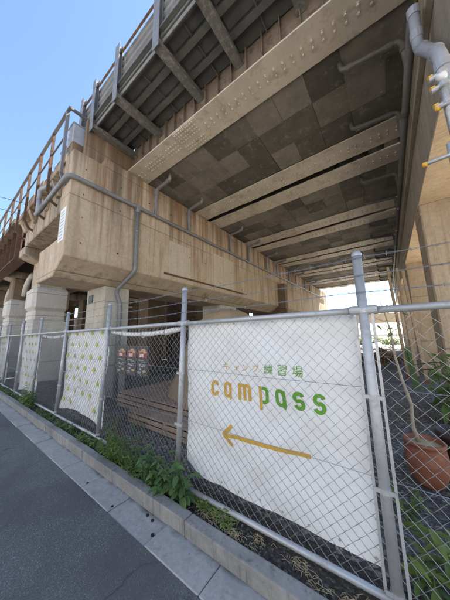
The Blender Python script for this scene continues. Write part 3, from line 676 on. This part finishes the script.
def glyph(ch, x, z, h, mat):
    cu = bpy.data.curves.new('character', 'FONT'); cu.body = ch; cu.size = 1.0; cu.resolution_u = 3; cu.offset = 0.0
    tmp = bpy.data.objects.new('character_outline', cu); COL.objects.link(tmp)
    bpy.context.view_layer.update()
    me = bpy.data.meshes.new_from_object(tmp.evaluated_get(bpy.context.evaluated_depsgraph_get()))
    bpy.data.objects.remove(tmp, do_unlink=True)
    if not me.vertices: return
    xs = [v.co.x for v in me.vertices]; ys = [v.co.y for v in me.vertices]
    s = h/(max(ys)-min(ys)); x_ = min(xs); y_ = min(ys)
    for v in me.vertices:
        X_, Z_ = x+(v.co.x-x_)*s, z+(v.co.y-y_)*s; v.co = (X_, bsurf(X_, Z_)-0.004, Z_)
    me.materials.clear(); me.materials.append(mat); link('character', me, cb)
for ch, x, z, h, c in (('キ', -1.372, 1.325, 0.064, 'yprint'), ('ャ', -1.238, 1.320, 0.050, 'yprint'), ('ン', -1.150, 1.324, 0.058, 'yprint'), ('プ', -1.032, 1.326, 0.066, 'yprint'),
                       ('練', -0.916, 1.318, 0.083, 'gprint'), ('習', -0.788, 1.318, 0.084, 'gprint'), ('場', -0.668, 1.316, 0.085, 'gprint')):
    glyph(ch, x, z, h, M[c])
ey = MB()
for k in range(9):
    for z in (1.765, 0.30):
        x = -1.82+k*0.2; y = bsurf(x, z)-0.004; ey.tube([(x, y, z), (x, y-0.002, z)], 0.009, 8)
for k in range(1, 7):
    for x in (-1.83, -0.195): ey.tube([(x, bsurf(x, 0.3+k*0.21)-0.004, 0.3+k*0.21), (x, bsurf(x, 0.3+k*0.21)-0.006, 0.3+k*0.21)], 0.009, 8)
ey.build('eyelets', M['galv'], cb, kind='stuff'); settle(cb)

def leaf_print(mb, x, z, s, seed):
    prof = [(0, 0.052), (0.010, 0.036), (0.022, 0.016), (0.030, -0.004), (0.028, -0.022), (0.014, -0.036), (0, -0.040)]
    for sgn, mi in ((-1, 0), (1, 1)):
        mb.cur = mi; vs = []
        for px, pz in [(p_*1.65, q_*0.75) for p_, q_ in prof]:
            for q in (0, px*sgn):
                X_, Z_ = x+q*s, z+pz*s; vs.append((X_, bsurf(X_, Z_, seed)-0.005, Z_))
        mb.quadset(vs, [(2*k, 2*k+1, 2*k+3, 2*k+2) for k in range(len(prof)-1)])
    mb.cur = 0
    vs = [(x-0.003*s, bsurf(x, z, seed)-0.0062, z-0.03*s), (x+0.003*s, bsurf(x, z, seed)-0.0062, z-0.03*s), (x+0.003*s, bsurf(x, z, seed)-0.0062, z-0.055*s), (x-0.003*s, bsurf(x, z, seed)-0.0062, z-0.055*s)]
    mb.cur = 1; mb.quadset(vs, [(0, 1, 2, 3)])
for i, (x0, x1, zb, lab) in enumerate(((-5.50, -3.74, 0.27, 'white banner with yellow green leaf print nearest the campass banner'), (-9.05, -7.32, 0.20, 'leaf print white banner on the fence, second from the campass banner'),
                                       (-12.55, -10.86, 0.2, 'leaf print white banner on the fence at the left photo edge'), (-16.1, -14.4, 0.2, 'leaf print white banner farthest down the street'))):
    pb = root('fence_banner', ((x0+x1)/2, FY+0.03, zb), lab, 'banner', 'leaf print banners on the fence')
    sd_ = 11+i*7
    banner_sheet(x0, x1, lambda u: 1.78, lambda u: zb+0.09*math.sin(u*math.pi)**1.5-0.05*max(0, u-0.8)*3, pb, sd_, 40, 40)
    for r_ in range(8):
        for c_ in range(6):
            x = x0+0.09+c_*0.345+(0.17 if r_ % 2 else 0); z = 1.755-r_*0.215
            if z < zb+0.16*math.sin(min(1, max(0, (x-x0)/(x1-x0)))*math.pi)**1.5+0.06: continue
            x -= 0.06*(1-(z-0.2)/1.6)
            if x > x1-0.06: continue
            mb = MB(); leaf_print(mb, x, z, 1.32, sd_); mb.build('leaf_print', [M['ylight'], M['glight']], pb)
    settle(pb)
# rolled white sheet under the top rail in the open bays
for (x0, x1, lab) in ((-3.62, -1.93, 'rolled white sheet tied under the rail above the posters'), (-7.15, -5.55, 'rolled white sheet tied under the rail between the leaf print banners')):
    rs = root('rolled_sheet', ((x0+x1)/2, FY+0.05, 1.72), lab, 'sheet')
    pts = []; rad = []
    for k in range(24):
        u = k/23; pts.append((x0+(x1-x0)*u, FY+0.055, 1.745-0.05*math.sin(u*math.pi)+0.008*mnoise.noise((u*9, 0, x0)))); rad.append(0.032+0.014*mnoise.noise((u*6, x0, 3)))
    MB().tube(pts, rad, 10).build('roll', M['sheet'], rs, smooth=True)
    for u in (0.2, 0.5, 0.8):
        c = MB(); ring(c, (x0+(x1-x0)*u, FY+0.055, 1.745-0.05*math.sin(u*math.pi)), (1, 0, 0), 0.042, 0.008); c.build('tie', M['galv'], rs)
    settle(rs)

# ================================================================== posters behind the fence
pc = root('poster_board', (-3.0, FY+0.06, 1.1), 'black board with three food posters hung on the fence above the platform', 'poster board')
MB().box((-3.43, FY+0.05, 1.125), (-2.61, FY+0.062, 1.535)).build('board', M['black'], pc)
def disc(mb, x, z, rx, rz, y, n=12): mb.quadset([(x+rx*math.cos(2*math.pi*k/n), y, z+rz*math.sin(2*math.pi*k/n)) for k in range(n)], [tuple(range(n))])
for k in range(3):
    x = -3.29+k*0.27; y = FY+0.048
    ps = MB().box((x-0.125, y-0.002, 1.135), (x+0.125, y, 1.525)).build('poster', M['darkbox'], pc)
    y -= 0.004
    q = MB().box((x-0.105, y, 1.375), (x+0.115, y+0.001, 1.475)); q.build('red_patch', M['red'], ps)
    q = MB(); disc(q, x+0.015, 1.478, 0.055, 0.020, y-0.001); disc(q, x+0.055, 1.452, 0.045, 0.016, y-0.0015); disc(q, x-0.05, 1.458, 0.035, 0.010, y-0.002); q.build('bun', M['bun'], ps)
    q = MB().box((x-0.065, y-0.002, 1.385), (x+0.03, y-0.001, 1.43)); q.build('filling', M['pink'], ps)
    q = MB()
    for j, (dx, dz, a, b) in enumerate(((-0.04, 1.345, .06, .005), (0.03, 1.325, .05, .004), (-0.05, 1.28, .025, .016), (0.0, 1.265, .02, .01), (0.05, 1.285, .03, .004), (0.05, 1.265, .03, .004), (-0.03, 1.225, .02, .012), (-0.06, 1.185, .04, .005), (-0.05, 1.165, .03, .004))): q.box((x+dx-a, y-0.0005*j, dz-b), (x+dx+a, y+0.001, dz+b))
    q.build('lettering', M['grey'], ps)
    q = MB(); disc(q, x+0.05, 1.20, 0.04, 0.016, y); q.build('dish', M['bun'], ps)
settle(pc)

# ================================================================== platform and tent
pl = root('wooden_platform', (-3.7, 4.4, 0.05), 'low reddish plank platform under the tan tent', 'platform')
for k in range(22):
    y = 2.95+k*0.148; MB().box((-5.45+random.uniform(-.02, .02), y, 0.345), (-1.4, y+0.138, 0.372+random.uniform(-.003, .003))).build('plank', M['wood'], pl, bevel=0.004)
for z in (0.06, 0.16, 0.255):
    MB().box((-5.44, 2.925, z), (-1.4, 2.948, z+0.078)).build('plank', M['wood'], pl, bevel=0.004)
    MB().box((-5.463, 2.95, z), (-5.44, 6.2, z+0.078)).build('plank', M['wood'], pl, bevel=0.004)
for x in (-5.3, -4.3, -3.3, -2.3, -1.5): MB().box((x, 2.95, 0.04), (x+0.09, 6.2, 0.343)).build('joist', M['wood'], pl)
settle(pl)
ps = root('wooden_step', (-3.2, 2.75, 0.05), 'plank step in front of the platform behind the fence post', 'step')
for k in range(3): MB().box((-4.25, 2.52+k*0.125, 0.235), (-1.6, 2.52+k*0.125+0.115, 0.262)).build('plank', M['wood'], ps, bevel=0.004)
for z in (0.07, 0.155): MB().box((-4.24, 2.505, z), (-1.6, 2.522, z+0.065)).build('plank', M['wood'], ps, bevel=0.004)
for x in (-4.1, -3.2, -2.3): MB().box((x, 2.53, 0.04), (x+0.08, 2.9, 0.233)).build('joist', M['wood'], ps)
settle(ps)
tn = root('canvas_tent', (-3.1, 4.3, 0.375), 'tan canvas tent on the plank platform behind the campass banner', 'tent')
prof = [(1.34, 0.378), (1.29, 0.55), (1.14, 0.85), (0.99, 1.25), (0.88, 1.62), (0.74, 1.90), (0.53, 2.12), (0.28, 2.25), (0.0, 2.30)]
MB().lathe(prof, (-3.1, 4.3, 0), 64, lambda t, z: 1+0.035*math.cos(8*t)-0.02*abs(math.sin(4*t))+0.012*mnoise.noise((math.cos(t)*3, math.sin(t)*3, z*2))).build('canvas', M['canvas'], tn, smooth=True)
for k in range(8):
    t = 2*math.pi*k/8
    MB().tube([(-3.1+r_*1.04*math.cos(t), 4.3+r_*1.04*math.sin(t), z) for r_, z in prof[:-1]], 0.012, 6).build('seam', M['canvas'], tn, smooth=True)
settle(tn)
# dark stores at the back of the yard
for (x, y, wx, h, lab, c) in ((-7.0, 9.9, 1.3, 2.1, 'dark metal locker behind the tent, left of the bright gap', 'darkbox'), (-5.1, 10.2, 1.6, 1.9, 'dark metal cabinet behind the tent, right of the bright gap', 'darkbox'), (-9.4, 8.6, 1.6, 1.5, 'low dark storage box in the shade behind the posters', 'darkbox')):
    sb = root('storage_cabinet', (x, y, 0.05), lab, 'cabinet')
    MB().box((x-wx/2, y, 0.06), (x+wx/2, y+0.8, h)).build('body', M[c], sb, bevel=0.01)
    for s in (-1, 1):
        d = MB().box((x+s*0.01, y-0.025, 0.12), (x+s*(wx/2-0.03), y-0.003, h-0.06)).build('door', M[c], sb)
        MB().box((x+s*0.06, y-0.04, h*0.5), (x+s*0.08, y-0.026, h*0.5+0.14)).build('handle', M['galv'], d)
    MB().box((x-wx/2-0.02, y-0.03, h+0.002), (x+wx/2+0.02, y+0.82, h+0.03)).build('lid', M[c], sb)
    settle(sb)

# ================================================================== plants
def leafmesh(name, L, W, mat, n=5, droop=0.25):
    vs, fs = [], []
    for k in range(n+1):
        u = k/n; ww = W*math.sin(math.pi*min(1, u*0.94+0.05))**0.8*(1-0.25*u)/1.0; x = L*u; z = -droop*L*u*u
        vs += [(x, -ww/2, z+0.12*ww), (x, 0, z-0.05*ww), (x, ww/2, z+0.12*ww)]
    for k in range(n):
        a = k*3; fs += [(a, a+3, a+4, a+1), (a+1, a+4, a+5, a+2)]
    return MB().quadset(vs, fs).mesh(name, mat, True)
def put_leaf(mb, p, d, L, W, roll=0, n=3, droop=0.3):
    """a small leaf added to a joined foliage mesh"""
    d = Vector(d).normalized(); s = d.cross(Vector((0, 0, 1)))
    if s.length < 1e-3: s = Vector((1, 0, 0))
    s.normalize(); s = Matrix.Rotation(roll, 3, d) @ s; up = s.cross(d); p = Vector(p); vs = []
    for k in range(n+1):
        u = k/n; ww = W*math.sin(math.pi*(0.06+0.9*u))**0.8; c = p+d*L*u-Vector((0, 0, droop*L*u*u))
        vs += [c-s*ww/2+up*ww*0.1, c+s*ww/2+up*ww*0.1]
    mb.quadset(vs, [(2*k, 2*k+1, 2*k+3, 2*k+2) for k in range(n)])
def weed(x, y, rx, ry, h, nst, label, L=0.06, W=0.02, mat='leaf', per=10, seed=1, z=0.08, grass=0, name='weed_clump'):
    rnd = random.Random(seed); r = root(name, (x, y, z), label, 'weeds', 'weeds along the kerb'); st = MB(); lf = MB()
    for i in range(nst):
        bx_, by_ = x+rnd.uniform(-rx, rx), y+rnd.uniform(-ry, ry); hh = h*rnd.uniform(0.45, 1.0)
        lx, ly = rnd.uniform(-0.4, 0.4)*hh, rnd.uniform(-0.6, 0.3)*hh
        pts = [(bx_+lx*u*u, by_+ly*u*u, z-0.02+hh*u) for u in (0, 0.33, 0.66, 1)]
        st.tube(pts, [0.004, 0.0035, 0.003, 0.0015], 4)
        for k in range(per):
            u = rnd.uniform(0.1, 1); p = Vector((bx_+lx*u*u, by_+ly*u*u, z-0.02+hh*u)); a = rnd.uniform(0, 6.28)
            put_leaf(lf, p, (math.cos(a), math.sin(a), rnd.uniform(-0.1, 0.9)), L*rnd.uniform(0.6, 1.25), W*rnd.uniform(0.7, 1.2), rnd.uniform(-0.5, 0.5))
    for i in range(grass):
        bx_, by_ = x+rnd.uniform(-rx, rx)*1.2, y+rnd.uniform(-ry, ry); a = rnd.uniform(0, 6.28)
        put_leaf(lf, (bx_, by_, z-0.01), (0.5*math.cos(a), 0.5*math.sin(a), 1), rnd.uniform(0.08, 0.2), 0.007, 0, 3, 0.35)
    dr = MB()
    for i in range(14+grass//3):
        bx_, by_ = x+rnd.uniform(-rx, rx)*1.2, y+rnd.uniform(-ry, ry)*1.3; a = rnd.uniform(0, 6.28)
        put_leaf(dr, (bx_, by_, z-0.01), (0.9*math.cos(a), 0.9*math.sin(a), rnd.uniform(0.3, 1)), rnd.uniform(0.06, 0.22), 0.005, 0, 3, 0.6)
    dr.build('dry_blades', M['straw'], r, kind='stuff')
    st.build('stems', M['stem'], r, kind='stuff'); lf.build('foliage', M[mat], r, kind='stuff'); settle(r); return r
weed(-2.95, 1.66, 0.30, 0.08, 0.46, 46, 'tall feathery green weed beside the fence post, right of the leaf print banner', 0.07, 0.012, 'leafbr', 26, 3, grass=70)
weed(-2.42, 1.64, 0.30, 0.07, 0.27, 34, 'short mixed weeds between the feathery weed and the broad-leaved one', 0.06, 0.022, 'leaf', 12, 4, grass=90)
weed(-3.75, 1.64, 0.5, 0.06, 0.15, 22, 'low bushy weeds under the nearest leaf print banner', 0.07, 0.028, 'leaf', 14, 5, grass=110)
weed(-4.75, 1.64, 0.42, 0.06, 0.16, 20, 'low weeds at the far end of the nearest leaf print banner', 0.06, 0.024, 'leaf', 12, 6, grass=110)
weed(-5.9, 1.64, 0.5, 0.06, 0.13, 20, 'thin low weeds in the open bay between leaf print banners', 0.05, 0.02, 'leaf', 10, 8, grass=120)
weed(-7.3, 1.66, 0.5, 0.08, 0.42, 34, 'dense bushy weed at the kerb beneath the second leaf print banner', 0.09, 0.03, 'leaf', 16, 9, grass=80)
weed(-9.4, 1.65, 0.9, 0.08, 0.22, 30, 'straggling weeds at the left edge of the photo', 0.08, 0.03, 'leaf', 10, 10, grass=80)
weed(-12.5, 1.65, 1.6, 0.08, 0.3, 34, 'weeds farthest down the kerb', 0.1, 0.04, 'leaf', 10, 12, grass=40)
weed(-1.45, 1.70, 0.22, 0.05, 0.16, 14, 'small yellowish green weeds beneath the campass banner', 0.05, 0.014, 'leafbr', 14, 13, grass=90)
weed(-4.1, 2.5, 0.5, 0.25, 0.2, 14, 'sparse weeds in the gravel in front of the platform', 0.07, 0.02, 'leafbr', 9, 15, z=0.05, grass=20)
weed(-6.0, 2.6, 0.5, 0.25, 0.16, 14, 'sparse weeds in the gravel behind the open fence bay', 0.07, 0.02, 'leafbr', 9, 16, z=0.05, grass=50)
# broad-leaved weed at the post: every leaf an object
def leafy(name, label, cat, base, stems, me, lo, hi, seed, per, mat_stem='stem', rad=0.005, group=None, tilt=0.4):
    rnd = random.Random(seed); r = root(name, base, label, cat, group); st = MB()
    for (dx, dy, hh, lx, ly) in stems:
        pts = [Vector((dx+lx*u**1.6, dy+ly*u**1.6, hh*(u-0.12*u*u))) for u in (0, .25, .5, .75, 1)]
        st.tube(pts, [rad, rad*.9, rad*.8, rad*.6, rad*.3], 5)
        for k in range(per):
            u = (k+0.6)/per*0.88+0.12; p = Vector((dx+lx*u**1.6, dy+ly*u**1.6, hh*(u-0.12*u*u))); a = k*2.4+rnd.uniform(-0.5, 0.5)
            o = link('leaf', me, r); o.location = p; s = rnd.uniform(lo, hi)*(1.1-0.4*u); o.scale = (s, s, s)
            o.rotation_euler = (rnd.uniform(-0.4, 0.4), rnd.uniform(-tilt, 0.35), a)
    st.build('stems', M[mat_stem], r, smooth=True); return r
rnd = random.Random(21)
leafy('broad_leaved_weed', 'dark broad-leaved weed at the foot of the post left of the campass banner', 'weeds', (-1.92, 1.64, 0.08),
      [(rnd.uniform(-.42, .22), rnd.uniform(-.06, .05), rnd.uniform(.20, .50), rnd.uniform(-.22, .18), rnd.uniform(-.22, .06)) for _ in range(26)]+[(0.16, -0.03, 0.44, 0.24, -0.04)],
      leafmesh('broad_leaf', 0.12, 0.07, M['leafdk']), 0.55, 1.1, 22, 9, group='weeds along the kerb')
leafy('leafy_plant', 'large bright-leaved plant at the lower right behind the fence', 'plant', (0.12, 2.12, 0.05),
      [(rnd.uniform(-.16, .25), rnd.uniform(-.2, .2), rnd.uniform(.14, .36), rnd.uniform(-.1, .15), rnd.uniform(-.15, .1)) for _ in range(12)],
      leafmesh('long_leaf', 0.20, 0.066, M['leafbr'], 6, 0.35), 0.6, 1.15, 23, 6)
leafy('leafy_plant', 'small plant in the gravel between the terracotta pot and the fence', 'plant', (-0.02, 2.75, 0.05),
      [(rnd.uniform(-.15, .15), rnd.uniform(-.15, .15), rnd.uniform(.12, .28), rnd.uniform(-.1, .1), rnd.uniform(-.1, .1)) for _ in range(8)],
      leafmesh('small_leaf', 0.10, 0.045, M['leafbr']), 0.6, 1.1, 24, 5)
leafy('leafy_plant', 'broad green plant in front of the right pier column', 'plant', (0.72, 5.6, 0.05),
      [(rnd.uniform(-.2, .3), rnd.uniform(-.2, .2), rnd.uniform(.7, 1.45), rnd.uniform(-.45, .3), rnd.uniform(-.3, .2)) for _ in range(13)],
      leafmesh('big_leaf', 0.42, 0.15, M['leaf'], 6, 0.5), 0.6, 1.15, 25, 6, rad=0.012)
# straw on the verge
st = MB(); rnd = random.Random(31)
for c in range(26):
    cx, cy = (rnd.uniform(-1.5, -0.15), rnd.uniform(1.60, 1.72)) if c < 20 else (rnd.uniform(-3.3, -1.5), rnd.uniform(1.6, 1.68))
    for k in range(26):
        a = rnd.uniform(0, 6.28); x, y = cx+rnd.gauss(0, .045), cy+rnd.gauss(0, .02); l = rnd.uniform(.02, .07); z = 0.09+rnd.uniform(0, .03)
        st.tube([(x, y, z), (x+l*math.cos(a)*.5, y+l*math.sin(a)*.35, z+rnd.uniform(.0, .02)), (x+l*math.cos(a), y+l*math.sin(a)*.6, z+rnd.uniform(-.01, .01))], 0.0014, 3, False)
o = st.build('dry_straw', M['straw'], kind='stuff'); tag(o, 'tufts of dry straw lying on the verge under the banner', 'straw')
sg = MB()
for k in range(900):
    x, y = (rnd.uniform(-3.5, 0.9), rnd.uniform(1.58, 1.95)) if k < 450 else (rnd.uniform(-4.5, 0.9), rnd.uniform(1.95, 3.4))
    s = rnd.uniform(0.006, 0.018); z = (0.085 if y < 1.95 else 0.052)+s*0.2
    vs = [(x+s*rnd.uniform(.6, 1.2)*math.cos(t), y+s*rnd.uniform(.6, 1.2)*math.sin(t), z) for t in (0, 1.57, 3.14, 4.71)]+[(x, y, z+s*0.8), (x, y, z-s*.5)]
    sg.quadset(vs, [(0, 1, 4), (1, 2, 4), (2, 3, 4), (3, 0, 4)])
o = sg.build('loose_stones', M['gravel'], kind='stuff'); tag(o, 'loose grey stones scattered on the verge and yard', 'stones')

# ================================================================== potted tree, pots, timber
pt = root('potted_tree', (0.16, 3.22, 0.05), 'terracotta pot with a thin bare-stemmed young tree behind the fence', 'potted tree')
PXc, PYc = 0.165, 3.36
MB().lathe([(0.0, 0.06), (0.10, 0.06), (0.135, 0.10), (0.178, 0.22), (0.186, 0.32), (0.176, 0.42), (0.168, 0.455), (0.182, 0.462), (0.184, 0.492), (0.165, 0.495), (0.155, 0.46), (0.15, 0.43)], (PXc, PYc, 0), 36).build('pot', M['terra'], pt, smooth=True)
MB().lathe([(0.158, 0.452), (0.08, 0.465), (0.0, 0.47)], (PXc, PYc, 0), 20, lambda t, z: 1+0.04*math.sin(5*t)).build('soil', M['straw'], pt, smooth=True)
tr = [(PXc-0.04, PYc, 0.44), (PXc-0.075, PYc, 0.62), (PXc-0.06, PYc, 0.85), (PXc-0.11, PYc, 1.10), (PXc-0.15, PYc, 1.40), (PXc-0.155, PYc, 1.68), (PXc-0.19, PYc, 1.9), (PXc-0.22, PYc-0.02, 2.05)]
MB().tube(tr, [0.024, 0.019, 0.017, 0.015, 0.013, 0.010, 0.006, 0.003], 10).build('trunk', M['bark'], pt, smooth=True)
for k in range(9):
    a = rnd.uniform(0, 6.28); z0 = rnd.uniform(1.35, 1.95); u = (z0-1.1)/0.8; bx_ = PXc-0.12-0.08*u
    pts = [(bx_, PYc, z0), (bx_+0.10*math.cos(a), PYc+0.10*math.sin(a), z0+rnd.uniform(.02, .12)), (bx_+0.24*math.cos(a), PYc+0.24*math.sin(a), z0+rnd.uniform(.03, .3))]
    MB().tube(pts, [0.005, 0.0035, 0.0015], 5).build('twig', M['bark'], pt, smooth=True)
lm = leafmesh('tree_leaf', 0.09, 0.04, M['leaf'])
for k in range(9):
    o = link('leaf', lm, pt); o.location = (PXc-0.15+rnd.uniform(-.14, .14), PYc+rnd.uniform(-.1, .1), rnd.uniform(1.55, 2.0)); o.rotation_euler = (rnd.uniform(-1, 1), rnd.uniform(0, 1.2), rnd.uniform(0, 6.28))
settle(pt)
for lf_ in [c for c in pt.children if c.name.startswith('leaf')]: pass
dk = root('plant_pot', (0.52, 3.55, 0.05), 'dark brown empty pot at the right edge beside the terracotta pot', 'pot')
MB().lathe([(0.0, 0.06), (0.13, 0.06), (0.16, 0.12), (0.215, 0.50), (0.235, 0.51), (0.235, 0.56), (0.21, 0.56), (0.19, 0.4), (0.0, 0.38)], (0.52, 3.62, 0), 32).build('pot', M['darkpot'], dk, smooth=True)
MB().lathe([(0.192, 0.47), (0.0, 0.49)], (0.52, 3.62, 0), 16).build('soil', M['soil'], dk, smooth=True); settle(dk)
for i, (b, t, lab) in enumerate((((0.36, 10.4, 0.05), (0.22, 10.9, 4.3), 'leaning pale timber pole nearest the bright opening'), ((0.60, 10.2, 0.05), (0.50, 10.9, 4.2), 'leaning pale timber pole in the middle of the three'), ((0.78, 9.6, 0.05), (0.66, 10.7, 4.0), 'leaning pale timber pole closest to the front column'))):
    tp = root('timber_pole', b, lab, 'timber', 'timber poles leaning under the right pier')
    MB().bar((0, 0, 0), tuple(Vector(t)-Vector(b)), 0.09, 0.06).build('pole', M['timber'], tp, bevel=0.008)
    MB().bar((0, -0.02, 0.0), (0.002, -0.02, 0.12), 0.1, 0.08).build('foot_wrap', M['terra'], tp)
gb = root('green_board', (0.45, 8.4, 0.05), 'narrow green board leaning beside the timber poles', 'board')
MB().bar((0, 0, 0.02), (-0.10, 0.3, 1.15), 0.16, 0.02).build('board', M['leafdk'], gb); MB().bar((-0.02, 0.03, 0.1), (-0.08, 0.24, 1.0), 0.02, 0.026).build('rib', M['leafdk'], gb)
# rubble heap and bush in the far yard
rb = root('rubble_heap', (-0.6, 14, 0.05), 'dark heap of rubble and branches in the yard before the bright opening', 'rubble'); q = MB()
for k in range(260):
    a, d = rnd.uniform(0, 6.28), abs(rnd.gauss(0, 0.5)); x, y = -0.5+1.5*d*math.cos(a), 14+1.2*d*math.sin(a); z = max(0.05, 0.9-0.9*d)*rnd.uniform(0.3, 1); s = rnd.uniform(.06, .2)
    vs = [Vector((rnd.uniform(-1, 1), rnd.uniform(-1, 1), rnd.uniform(-1, 1))).normalized()*s+Vector((x, y, z)) for _ in range(6)]
    q.quadset(vs, [(0, 1, 2), (0, 2, 3), (0, 3, 4), (0, 4, 1), (5, 2, 1), (5, 3, 2), (5, 4, 3), (5, 1, 4)])
q.build('lumps', M['oldbrown'], rb, kind='stuff'); q = MB()
for k in range(60):
    p = Vector((rnd.uniform(-1.8, 0.8), 13.6+rnd.uniform(-.6, .6), rnd.uniform(.2, .9))); d = Vector((rnd.uniform(-1, 1), rnd.uniform(-.5, .5), rnd.uniform(-.2, .5)))*rnd.uniform(.3, .7); q.tube([p, p+d*.5+Vector((0, 0, .04)), p+d], [.014, .01, .005], 4)
q.build('branches', M['bark'], rb, kind='stuff'); settle(rb)
bs = root('bush', (-1.0, 27, 0.05), 'sunlit green bush at the bright far end of the yard', 'bush'); q = MB(); s_ = MB()
for k in range(2600):
    a, e = rnd.uniform(0, 6.28), rnd.random(); c = rnd.choice([(-2.4, 27, .5, .8), (-1.2, 27.4, .6, 1.0), (0.1, 27, .5, .8), (-3.4, 27.6, .7, 1.1)])
    v = Vector((rnd.gauss(0, 1), rnd.gauss(0, 1), rnd.gauss(0, 1))).normalized()*c[3]*e**.35; p = Vector(c[:3])+Vector((v.x, v.y, abs(v.z)*0.9))
    put_leaf(q, p, (math.cos(a), math.sin(a), rnd.uniform(-.3, .8)), .16, .08, rnd.uniform(-1, 1))
for c in ((-2.4, 27), (-1.2, 27.4), (0.1, 27)): s_.tube([(c[0], c[1], 0), (c[0]+.1, c[1], .6), (c[0]-.1, c[1], 1.1)], [.04, .03, .01], 5)
s_.build('stems', M['bark'], bs); q.build('foliage', M['leafbr'], bs, kind='stuff'); settle(bs)
fb = root('far_footbridge', (-1, 34, 0), 'beige beam on posts crossing beyond the far end of the yard', 'beam')
MB().box((-6, 34, 2.9), (2.2, 34.5, 4.1)).build('beam', M['rcap'], fb, bevel=0.03)
for x in (-5.5, 1.4): MB().box((x, 34.05, 0), (x+0.5, 34.45, 2.9)).build('post', M['rcol'], fb)
settle(fb)
# overhead cables
for a, b, lab in (((-48, -3.0, 24.0), (-48, 14.0, 26.3), 'upper overhead cable at the left edge of the sky'), ((-48, -3.0, 22.6), (-48, 14.0, 23.6), 'lower overhead cable at the left edge of the sky')):
    pts = [(a[0]+(b[0]-a[0])*k/19, a[1]+(b[1]-a[1])*k/19, a[2]+(b[2]-a[2])*k/19-0.5*math.sin(math.pi*k/19)) for k in range(20)]
    o = MB().tube(pts, 0.05, 5).build('overhead_cable', M['black']); tag(o, lab, 'cable')
